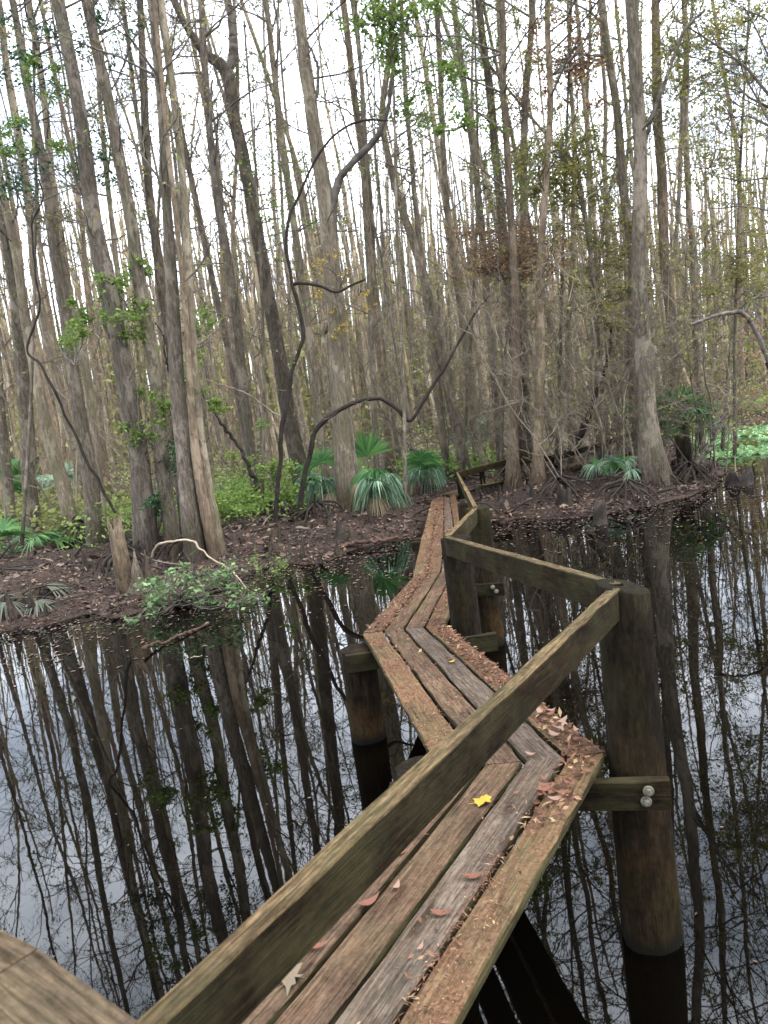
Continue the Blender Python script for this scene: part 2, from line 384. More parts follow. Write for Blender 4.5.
# ------------------------------------------------------------------ boardwalk
BW = empty('boardwalk', (0, 0, 0), 'zigzag plank boardwalk with weathered handrail crossing the dark water', 'boardwalk')
MW = {}
def board(name, nl, nr, fr, fl, thick, m, rng, parent=BW, worn=.0025, n=26, label=None, chip=.006, side=None):
    """a sawn board from four top corners (near left, near right, far right, far left)"""
    nl, nr, fr, fl = [np.asarray(q, float) for q in (nl, nr, fr, fl)]
    o = (nl+nr)/2; u = norm((fl+fr)/2-o); v = norm(nr-nl); wv = norm(np.cross(v, u)); v = np.cross(u, wv)
    T = np.array([0, .035, .12, .3, .5, .7, .88, .965, 1]); ch = np.array([.006, .001, 0, 0, 0, 0, 0, .001, .006])
    s_ = np.linspace(0, 1, n); ph = rng.random(8)*50
    rings = []
    for a in s_:
        L_, R_ = nl+(fl-nl)*a, nr+(fr-nr)*a
        e0 = (vnoise(np.array(a*n*.5+ph[0]), np.array(ph[1]))-.5)*2*chip; e1 = (vnoise(np.array(a*n*.5+ph[2]), np.array(ph[3]))-.5)*2*chip
        W = R_-L_; wl = np.linalg.norm(W)
        ring = []
        for t, c in zip(T, ch):
            p = L_+W*(t+(e0*(1-t)+e1*t)/wl*(1 if t in (0, 1) else .6))
            cup = -.003*(1-(2*t-1)**2)
            zz = (vnoise(np.array(a*9+ph[4]), np.array(t*3+ph[5]))-.5)*worn*2
            ring.append(p-wv*(c-cup-zz))
        ring += [R_-wv*(thick*.5)-W/wl*e1*.3, R_-wv*thick-W/wl*.003, L_-wv*thick+W/wl*.003, L_-wv*(thick*.5)-W/wl*e0*.3]
        rings.append(ring)
    k = len(rings[0]); V = np.array(rings).reshape(-1, 3)
    i = np.arange(n-1)[:, None]*k; j = np.arange(k)[None]; j2 = (j+1) % k
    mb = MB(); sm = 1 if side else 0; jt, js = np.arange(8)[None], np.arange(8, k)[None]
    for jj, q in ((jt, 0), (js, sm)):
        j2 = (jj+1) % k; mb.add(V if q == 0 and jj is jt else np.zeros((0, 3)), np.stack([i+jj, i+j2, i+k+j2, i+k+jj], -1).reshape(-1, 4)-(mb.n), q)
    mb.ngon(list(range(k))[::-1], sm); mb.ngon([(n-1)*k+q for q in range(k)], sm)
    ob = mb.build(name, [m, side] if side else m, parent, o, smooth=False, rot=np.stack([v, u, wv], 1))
    mw = Matrix(((v[0], u[0], wv[0], o[0]), (v[1], u[1], wv[1], o[1]), (v[2], u[2], wv[2], o[2]), (0, 0, 0, 1)))
    ob.matrix_local = mw; MW[ob.name] = mw
    if label: ob['label'] = label
    return ob
def bar(name, p0, p1, wid, h, m, rng, parent=BW, **k):
    """rail: p0,p1 are the middle of the top face"""
    p0, p1 = np.asarray(p0, float), np.asarray(p1, float); u = norm(p1-p0); s = norm(np.cross(u, (0, 0, 1)))*wid/2
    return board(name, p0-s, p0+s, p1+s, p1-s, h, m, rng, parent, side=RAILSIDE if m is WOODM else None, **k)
rb = np.random.default_rng(11)
def deck(x, y, z): return onz(x, y, z)
# mitre lines, left to right, from the near kink to the far end
K1z, K2z, K3z, K4z, K5z = .85, .72, .655, .55, .32
k1 = [deck(441, 770, K1z), deck(604, 752, K1z)]
k2 = [deck(363, 633, K2z), deck(445, 624, K2z)]
k3 = [deck(413, 577, K3z), deck(468, 566, K3z)]
k4 = [deck(421, 540, K4z), deck(467, 536, K4z)]
k5 = [deck(432, 499, K5z), deck(455, 495, K5z)]
dA = norm((.515, .857, 0))
k0 = [k1[0]-dA*2.75, k1[1]-dA*2.75]
km = [np.array([-.15, -1.9, .85]), np.array([.55, -1.7, .85])]
kf = [np.array([6.2, 18.6, .32]), np.array([6.6, 18.1, .32])]
FR = {'A': [0, .262, .512, .765, 1], 'B': [0, .25, .5, .75, 1]}
mats_for = {0: [WOODA, WOODA, WOODG, WOODL], 1: [WOODL, WOODA, WOODG, WOODL], 2: [WOODL, WOODA, WOODA, WOODL],
            3: [WOODL, WOODA, WOODG, WOODL], 4: [WOODL, WOODA, WOODG, WOODL], -1: [WOODA]*4}
def seg(a, b_, key, ga=.5, n=26):
    f = [0, .26, .515, .77, 1] if key == 0 else [0, .25, .5, .75, 1]
    for q in range(4):
        A0, A1 = a[0]+(a[1]-a[0])*f[q], a[0]+(a[1]-a[0])*f[q+1]
        f2 = [0, .25, .5, .75, 1]
        if key == 1: A0, A1 = a[0]+(a[1]-a[0])*[0, .26, .515, .77, 1][q], a[0]+(a[1]-a[0])*[0, .26, .515, .77, 1][q+1]
        B0, B1 = b_[0]+(b_[1]-b_[0])*(f if key == 0 else f2)[q], b_[0]+(b_[1]-b_[0])*(f if key == 0 else f2)[q+1]
        g = .010
        ua, ub = norm(a[1]-a[0]), norm(b_[1]-b_[0]); u = norm((b_[0]+b_[1]-a[0]-a[1]))
        dz = np.array([0, 0, (rb.random()-.5)*.006])
        board('plank', A0+ua*g*(q > 0)+u*.002+dz, A1-ua*g*(q < 3)+u*.002+dz, B1-ub*g*(q < 3)-u*.002+dz, B0+ub*g*(q > 0)-u*.002+dz, .042,
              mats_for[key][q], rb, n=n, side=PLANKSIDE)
seg(km, k0, -1, n=12); seg(k0, k1, 0, n=44); seg(k1, k2, 1, n=36); seg(k2, k3, 2, n=24); seg(k3, k4, 3, n=16); seg(k4, k5, 4, n=20)
# far leg turning right behind the cypress clump
e5 = [k5[0]+(k5[1]-k5[0])*0+np.array([0.25, .55, 0]), k5[1]+np.array([.04, -.02, 0])]
far1 = [np.array([2.3, 16.9, .32]), np.array([2.45, 16.35, .32])]
seg(e5, far1, 4, n=8); seg(far1, kf, 4, n=20)

def post(x, y, z0, z1, r0, r1, name='post', slant=(0, 0), label=None, sides=22):
    mb = MB(); n = 16; zz = np.linspace(0, 1, n); ph = rb.random()*60
    th = np.arange(sides)*2*PI/sides
    for_z = z0+(z1-z0)*zz
    V = []
    for a, z in zip(zz, for_z):
        r = r0+(r1-r0)*a
        rr = r*(1+(vnoise(th*1.6+ph, np.full(sides, z*1.4+ph))-.5)*.14+(vnoise(np.cos(th)*3+ph, np.sin(th)*3+np.full(sides, z*.3))-.5)*.1)
        px, py = np.cos(th)*rr, np.sin(th)*rr
        V.append(np.stack([px, py, z-z0+(px*slant[0]+py*slant[1])*(a == 1)], -1))
    V = np.array(V).reshape(-1, 3); i = np.arange(n-1)[:, None]*sides; j = np.arange(sides)[None]; j2 = (j+1) % sides
    mb.add(V, np.stack([i+j, i+j2, i+sides+j2, i+sides+j], -1).reshape(-1, 4))
    top = (n-1)*sides; mb.v.append(V[top:]*np.array([.93, .93, 1])+np.array([0, 0, .004])); t2 = mb.n; mb.n += sides
    mb.f[4].append(np.stack([top+j[0], top+j2[0], t2+j2[0], t2+j[0]], -1)); mb.mi[4].append(np.zeros(sides, int))
    mb.ngon([t2+q for q in range(sides)])
    o = mb.build(name, POST, BW, smooth=True); o.location = (x, y, z0)
    if label: o['label'] = label
    return o
def bolts(parent_obj, pts, nrm):
    for p in pts:
        mb = MB(); nrm = norm(nrm); p = np.asarray(p, float)
        mb.tube([p, p+nrm*.006, p+nrm*.007], [.021, .021, .019], 14, cap=True)
        q = p+nrm*.0065
        mb.tube([q, q+nrm*.011, q+nrm*.013], [.0125, .0125, .01], 6, cap=True)
        o = mb.build('bolt', BOLT, parent_obj, smooth=False)
        o.matrix_local = MW[parent_obj.name].inverted()
def beam(p0, p1, h=.125, t=.042, bolt=None, m=BEAM):
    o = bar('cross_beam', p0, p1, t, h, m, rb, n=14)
    if bolt:
        p0, p1 = np.asarray(p0, float), np.asarray(p1, float); u = norm(p1-p0); nr = norm(np.cross(u, (0, 0, 1)))
        if nr[1] > 0: nr = -nr
        bolts(o, [p0+(p1-p0)*s+nr*(t/2+.001)-np.array([0, 0, d]) for s, d in bolt], nr)
    return o
# posts: first kink
post(.885, 2.915, -.7, 1.512, .128, .102, slant=(-.22, .05))
post(.02, 3.08, -.7, .79, .125, .115)
beam((-.12, 2.955, .80), (.945, 2.725, .80), .118, .042, [(.925, .036), (.915, .078)])
# second kink
post(.475, 5.3, -.7, 1.33, .105, .108, slant=(.0, 0))
post(-.31, 5.2, -.7, .655, .13, .122)
beam((-.385, 5.045, .672), (.66, 5.12, .672))
# third
post(.84, 6.85, -.7, 1.28, .118, .108)
post(.2, 7.1, -.7, .6, .11, .105)
beam((.05, 6.98, .608), (.98, 6.70, .608), .12, .042, [(.9, .035), (.93, .075)])
# fourth, by the bank
post(1.03, 9.75, -.7, .9, .09, .085); post(.42, 9.9, -.7, .5, .09, .085); beam((.3, 9.72, .5), (1.15, 9.58, .5))
# start of the walk under the camera
post(-.64, .62, -.7, 1.5, .11, .1); post(-1.32, .75, -.7, .79, .11, .1); beam((-1.45, .58, .80), (-.5, .48, .80))
P4 = at(457, 472, 15.0); P5 = at(505, 459.5, 15.6); P6 = at(556, 455, 16.6); P7 = at(640, 430, 19.0)
post(P4[0]+.05, P4[1]+.05, -.1, P4[2]-.01, .08, .075)
post(P5[0]+.03, P5[1]+.08, -.1, P5[2]-.01, .085, .08); p45 = P4*.5+P5*.5; post(p45[0], p45[1]+.06, -.1, p45[2]-.02, .05, .05)
post(P6[0], P6[1]+.08, -.1, P6[2]-.01, .08, .075); post(P7[0], P7[1]+.08, -.1, P7[2]-.01, .08, .075)
# rails
zr1 = 1.527
A_far = np.array([.84, 2.865, zr1]); dR = norm(np.array([.957, 1.427, 0]))
bar('handrail', A_far-dR*2.72, A_far, .044, .118, WOODM, rb, n=40, chip=.004)
P2r = at(444, 537, 5.2); P3r = at(475, 508, 6.8)
P2p, P3p = P2r+np.array([.02, .02, 0]), P3r+np.array([.0, 0, 0])
bar('handrail', A_far+np.array([.03, .05, .002]), P2p, .047, .13, WOODM, rb, n=34, chip=.004)
bar('handrail', P2p+np.array([.01, .04, -.003]), P3p, .045, .13, WOODM, rb, n=20)
P35 = P3r*.5+P4*.5
bar('handrail', P3p+np.array([.01, .03, .002]), P4, .045, .13, WOODM, rb, n=30)
bar('handrail', P4+np.array([.02, 0, .003]), P5, .045, .12, WOODM, rb, n=12)
bar('handrail', P5+np.array([.02, 0, -.003]), P6, .045, .12, WOODM, rb, n=12)
bar('handrail', P6+np.array([.02, 0, .003]), P7, .045, .12, WOODM, rb, n=12)
q0, q1 = at(482, 485, 15.0), at(503, 480.5, 15.5)
bar('side_beam', q0, q1, .16, .05, WOODM, rb, n=10)
# close pale cap boards at the photographer's elbow
zc = CAMZ-.72
c0, c1, c2 = onz(-60, 917, zc), onz(45, 973, zc), onz(150, 1053, zc)
uu = norm(c2-c1); vv = norm(np.cross(uu, (0, 0, 1))); vv = vv if vv[1] < 0 else -vv
u0 = norm(c1-c0); v0 = norm(np.cross(u0, (0, 0, 1))); v0 = v0 if v0[1] < 0 else -v0
board('rail_cap', c1+vv*.19+uu*.003, c1+uu*.003, c2+uu*.1, c2+uu*.1+vv*.19, .04, WOODC, rb, n=20, chip=.001, worn=.0006)
board('rail_cap', c0+v0*.19, c0, c1-u0*.001, c1-u0*.001+vv*.19, .04, WOODC, rb, n=20, chip=.001, worn=.0006)
cb = c1*.4+c0*.6+v0*.1; post(cb[0], cb[1], -.7, zc-.042, .07, .065)

# needle litter and leaves lying on the planks
def on_deck(a, b_, s, t): 
    L_, R_ = a[0]+(b_[0]-a[0])*s[:, None], a[1]+(b_[1]-a[1])*s[:, None]
    return L_+(R_-L_)*t[:, None]
mb = MB(); rl = np.random.default_rng(21)
def scatter(a, b_, n, tfun, sz, mb=mb, lift=.004, clump=7.0, thr=.45):
    s = rl.random(n); t = np.clip(tfun(n), .01, .99)
    p = on_deck(a, b_, s, t)
    keep = vnoise(p[:, 0]*clump+3, p[:, 1]*clump) > thr+rl.normal(0, .12, n)
    p = p[keep]; n = len(p); p[:, 2] += lift+rl.random(n)*.006
    d = rl.normal(0, 1, (n, 3)); d[:, 2] *= .12; nr = rl.normal(0, .25, (n, 3)); nr[:, 2] += 1
    ndl = rl.random(n) < .78
    mb.leaves(p[ndl], d[ndl], nr[ndl], sz*(1+rl.random(ndl.sum())*1.4), .09)
    mb.leaves(p[~ndl], d[~ndl], nr[~ndl], sz*(.4+rl.random((~ndl).sum())*.6), .5)
scatter(k0, k1, 2600, lambda n: .885+rl.normal(0, .06, n), .012)
scatter(k0, k1, 500, lambda n: rl.random(n), .012, thr=.6)
scatter(k0, k1, 700, lambda n: .765+rl.normal(0, .02, n), .016, thr=.5)
scatter(k1, k2, 4200, lambda n: .89+rl.normal(0, .05, n), .015, thr=.3)
scatter(k1, k2, 2600, lambda n: .12+rl.normal(0, .07, n), .015, thr=.42)
scatter(k1, k2, 500, lambda n: rl.random(n), .02, thr=.6)
scatter(k2, k3, 2200, lambda n: .12+abs(rl.normal(0, .09, n)), .026, thr=.2)
scatter(k2, k3, 1500, lambda n: .88+rl.normal(0, .06, n), .026, thr=.3)
scatter(k3, k4, 1500, lambda n: .18+abs(rl.normal(0, .14, n)), .03, thr=.2)
scatter(k4, k5, 2600, lambda n: .2+abs(rl.normal(0, .2, n)), .035, thr=.22)
scatter(k4, k5, 1300, lambda n: .88+rl.normal(0, .08, n), .035, thr=.3)
def flakes(a, b_, n, t0, t1, s0, s1, sz):
    s = s0+(s1-s0)*rl.random(n); t = t0+(t1-t0)*rl.random(n); p = on_deck(a, b_, s, t); p[:, 2] += .006+rl.random(n)*.012
    d = rl.normal(0, 1, (n, 3)); d[:, 2] *= .3; nr = rl.normal(0, .5, (n, 3)); nr[:, 2] += 1; mb.leaves(p, d, nr, sz*(.5+rl.random(n)), .42)
flakes(k1, k2, 520, .78, .985, 0, .97, .032); flakes(k0, k1, 130, .78, .98, .8, 1, .032); flakes(k0, k1, 150, .6, .98, .1, .9, .02); flakes(k2, k3, 160, .02, .3, 0, 1, .032); flakes(k1, k2, 110, .02, .5, 0, 1, .026); flakes(k4, k5, 300, .02, .6, 0, 1, .04)
tag(mb.build('needle_litter', NEEDLE, smooth=False), 'rusty cypress needles and leaf crumbs strewn along the plank edges', 'litter', kind='stuff')

def lying_leaf(name, pos, size, ang, m, label, shape='oval', curl=.25, group=None, width=.42):
    mb = MB(); n = 7
    if shape == 'oval':
        s_ = np.linspace(0, 1, n); wv = np.sin(PI*s_**.8)*width/2
        V = []
        for a, q in zip(s_, wv):
            z = curl*size*(a-.5)**2*2
            V += [(a*size-size/2, -q*size, z+q*q*size*2.2*curl), (a*size-size/2, 0, z), (a*size-size/2, q*size, z+q*q*size*2.2*curl)]
        f = []
        for i in range(n-1):
            for k in range(2): f.append((i*3+k, i*3+3+k, i*3+4+k, i*3+1+k))
        mb.add(V, f)
    else:   # lobed, maple like
        pts = []
        for k in range(20):
            th = k/20*2*PI; lobe = [1, .78, .86, .7][k % 4] if m is LEAFY else [1, .52, .72, .42][k % 4] if k not in (9, 10, 11) else .45
            pts.append((math.cos(th)*lobe*size/2, math.sin(th)*lobe*size/2, .18*curl*size*math.sin(th*3)+.1*curl*size))
        V = [(0, 0, 0)]+pts; mb.add(V, [(0, 1+k, 1+(k+1) % 20) for k in range(20)])
        mb.tube([(-size*.2, 0, .0), (-size*.75, size*.05, .006)], [.0016, .001], 4)
    o = mb.build(name, m, smooth=True); o.location = tuple(pos); o.rotation_euler = (random.uniform(-.08, .08), random.uniform(-.08, .08), ang)
    return tag(o, label, 'leaf', group)
def lz(x, y, z, up=.008): p = onz(x, y, z); p[2] += up; return p
lying_leaf('fallen_leaf', lz(483, 803, .85), .075, .3, LEAFY, 'bright yellow lobed leaf lying on the plank near the first bend', 'lobed', .5)
lying_leaf('fallen_leaf', lz(290, 981, .85), .11, .9, LEAFTAN, 'large pale tan lobed leaf half under the near handrail', 'lobed', .5)
for (x, y, s, a, m, l) in [
    (401, 855, .052, .2, LEAFRED, 'red brown curled leaf beside the near handrail on a plank gap'),
    (318, 949, .062, .15, LEAFRED, 'pinkish red narrow leaf against the handrail close to the tan leaf'),
    (442, 916, .068, -.1, LEAFRED, 'flat rust red oval leaf on the grey plank of the near leg'),
    (474, 879, .075, .0, LEAFRED, 'long dark red curled leaf bridging the gap by the littered plank'),
    (397, 889, .05, 1.2, LEAFPINK, 'small pale folded leaf on the brown plank of the near leg'),
    (421, 950, .035, 1.0, LEAFPINK, 'tiny whitish leaf fleck on the grey plank near the bottom edge'),
    (556, 801, .07, .25, LEAFPINK, 'pale arched leaf lying on the littered plank below the bend'),
    (531, 756, .05, -.5, LEAFPINK, 'pale pink leaf lying alone on the plank joint at the bend'),
    (399, 690, .06, -.2, LEAFRED, 'reddish leaf on the left edge plank beyond the handrail'),
    (452, 663, .05, .4, LEAFY, 'small yellow leaf on the middle plank of the second leg'),
    (370, 905, .08, .5, LEAFRED, 'rusty needle bunch lying across the gap of the near planks')]:
    z = .85 if y > 700 else .77
    lying_leaf('fallen_leaf', lz(x, y, z), s, a, m, l, 'oval', .5, None, .4)
for k in range(26):
    t = rl.random()**.7; s = .62+rl.random()*.36
    q = on_deck(k1, k2, np.array([.02+rl.random()*.3]), np.array([.8+rl.random()*.17]))[0]
    if k % 3 == 0: q = on_deck(k0, k1, np.array([.86+rl.random()*.12]), np.array([.74+rl.random()*.22]))[0]
    q[2] += .012+rl.random()*.008
    lying_leaf('fallen_leaf', q, .04+rl.random()*.035, rl.random()*6, [LEAFRED, LEAFPINK, LEAFRED][k % 3], 'small curled leaf in the drift of leaves at the first bend of the boardwalk', 'oval', .6, 'leaves drifted into the bend')

# ------------------------------------------------------------------ trees
UP = np.array([0, 0, 1.])
def grow(mb, lf, p, d, L, r, lvl, rng, kids=(4, 3), leafp=4, sides=4, up=.06, wig=.2, spread=1.0):
    n = 5 if lvl > 0 else 3
    pts = [np.asarray(p, float)]; d = norm(d); ds = []
    for i_ in range(n):
        d = norm(d+rng.normal(0, wig, 3)+UP*up); ds.append(d); pts.append(pts[-1]+d*L/n)
    mb.tube(pts, np.linspace(r, max(r*.35, .0022), n+1), sides if r > .012 else 3)
    if lvl > 0:
        for c in range(kids[0] if lvl > 1 else kids[1]):
            t = .25+.75*rng.random(); i_ = min(int(t*n), n-1); q = pts[i_]+(pts[i_+1]-pts[i_])*(t*n-i_)
            pr = norm(np.cross(ds[i_], rng.normal(0, 1, 3)))
            grow(mb, lf, q, ds[i_]*(.9)+pr*spread*(.5+.6*rng.random()), L*(.38+.3*rng.random())*(1-.3*t), max(r*.45, .003), lvl-1, rng, kids, leafp, 3, up, wig, spread)
    if lvl <= 1 and leafp > 0:
        k = rng.poisson(leafp)
        if k:
            t = rng.random(k)*n; i_ = np.minimum(t.astype(int), n-1); P = np.array(pts)
            lf.append(P[i_]+(P[i_+1]-P[i_])*(t-i_)[:, None]+rng.normal(0, L*.05, (k, 3)))
def trunk_mesh(mb, pts, rad, rng, flare=.7, sides=14, fh=.8, lobes=5):
    z0 = pts[0][2]; h = pts[:, 2]-z0
    th = np.arange(sides)*2*PI/sides; ph = rng.random()*9
    fl = np.exp(-np.clip(h, 0, None)/fh)[:, None]
    lob = np.cos(lobes*th+ph)[None]*.28+np.cos((lobes+2)*th+ph*2.1)[None]*.16
    mod = 1+flare*fl*(.75+lob)+(vnoise(np.cos(th)[None]*1.3+ph*7+h[:, None]*.9, np.sin(th)[None]*1.3+h[:, None]*1.1)-.5)*.2
    mb.tube(pts, rad, sides, mod=mod)

def tree(label, px, basez=.2, fwd=None, name='swamp_tree', bark=BARK, leafm=LEAFO, leafp=.9, H=17., flare=.7, seed=1, group='tall trunks rising from the swamp banks',
         br=30, brlen=2.2, brmin=2.6, limbs=(), cat='tree', fh=.8, twigm=None):
    """px: (x, y, width in pixels) from the base upward, as the trunk is seen; continues to H metres above"""
    rng = np.random.default_rng(seed)
    x0, y0, _ = px[0]
    base = onz(x0, y0, basez) if fwd is None else at(x0, y0, fwd)
    f0 = base[1]
    lean = rng.normal(0, .035)
    P, R = [], []
    for i_, (x, y, wd) in enumerate(px):
        p = at(x, y, f0); p = at(x, y, f0+lean*(p[2]-base[2])); P.append(p); R.append((.7-.08*(i_ == 0))*wd/2/F*depth(p))
    # go on upward beyond the last seen point
    d = norm(norm(P[-1]-P[-2])+UP*.35)
    while P[-1][2] < H:
        d = norm(d+rng.normal(0, .03, 3)+UP*.04); P.append(P[-1]+d*2.2); R.append(max(R[-1]*.87, .02))
    g = G(P[0][0], P[0][1]); P[0][2] = min(P[0][2], g+.1)
    P = [P[0]-np.array([0, 0, .35])]+P; R = [R[0]]+R
    n = max(14, int((P[-1][2]-P[0][2])/.32)); pts, t = spline(P, n)
    dd = np.r_[0, np.cumsum(np.linalg.norm(np.diff(P, axis=0), axis=1))]; rad = np.interp(t, dd/dd[-1], R)
    zb = pts[:, 2]-base[2]
    pts[:, :2] += (np.stack([vnoise(zb*.7+seed, zb*0), vnoise(zb*.7+seed+20, zb*0)], 1)-.5)*.1*np.clip(zb/2, 0, 1)[:, None]
    # the pixel width at the base already shows the flare
    rad = rad/(1+flare*.75*np.exp(-np.clip(zb+.35, 0, None)/fh)*.75)
    o = empty(name, base, label, cat, group)
    mb = MB(); trunk_mesh(mb, pts, rad, rng, flare, 16, fh); mb.build('trunk', bark, o, base)
    mb = MB(); lf = []
    for k in range(br):
        hz = brmin+(H-brmin)*(rng.random()**.85); i_ = int(np.argmin(abs(zb-hz))); f = np.clip((hz-brmin)/(H-brmin), 0, 1)
        a = rng.random()*2*PI; L_ = brlen*(.3+.9*rng.random())*(.35+.9*f)
        r_ = min(rad[i_]*.42, .012*L_+.004)
        grow(mb, lf, pts[i_], np.array([math.cos(a), math.sin(a), .25+.6*rng.random()]), L_, r_, 2 if L_ > .8 else 1, rng, (5, 3), leafp)
    for (lp, w0, w1) in limbs:
        Q = [at(x, y, f0+lean*(at(x, y, f0)[2]-base[2])-.05*i_) for i_, (x, y) in enumerate(lp)]
        q, tt = spline(Q, 5*len(Q)); sc = depth(Q[0])/F/2
        q, tt = spline(q, 4*len(q)); q += (np.stack([vnoise(tt*30+seed, tt*0), vnoise(tt*30+seed+7, tt*0), vnoise(tt*30+seed+13, tt*0)], 1)-.5)*2.5*sc
        th = np.arange(8)*2*PI/8; md = 1+(vnoise(np.cos(th)[None]*1.3+tt[:, None]*40+seed, np.sin(th)[None]*1.3+tt[:, None]*25)-.5)*.25
        mb.tube(q, np.linspace(w0*.8*sc, w1*.6*sc, len(q))*(.85+.3*vnoise(tt*14+seed, tt*0)), 8, mod=md)
        for k in range(3*len(Q)):
            j_ = rng.integers(len(q)//4, len(q)); grow(mb, lf, q[j_], rng.normal(0, 1, 3)+UP*.5, .3+.8*rng.random(), .007, 1, rng, (4, 3), leafp)
    if lf and sum(len(q) for q in lf):
        c = np.concatenate(lf); mb.rleaves(c, .05+.05*rng.random(len(c)), rng, .5, 1)
    mb.build('crown', [twigm or TWIG, leafm], o, base)
    return o

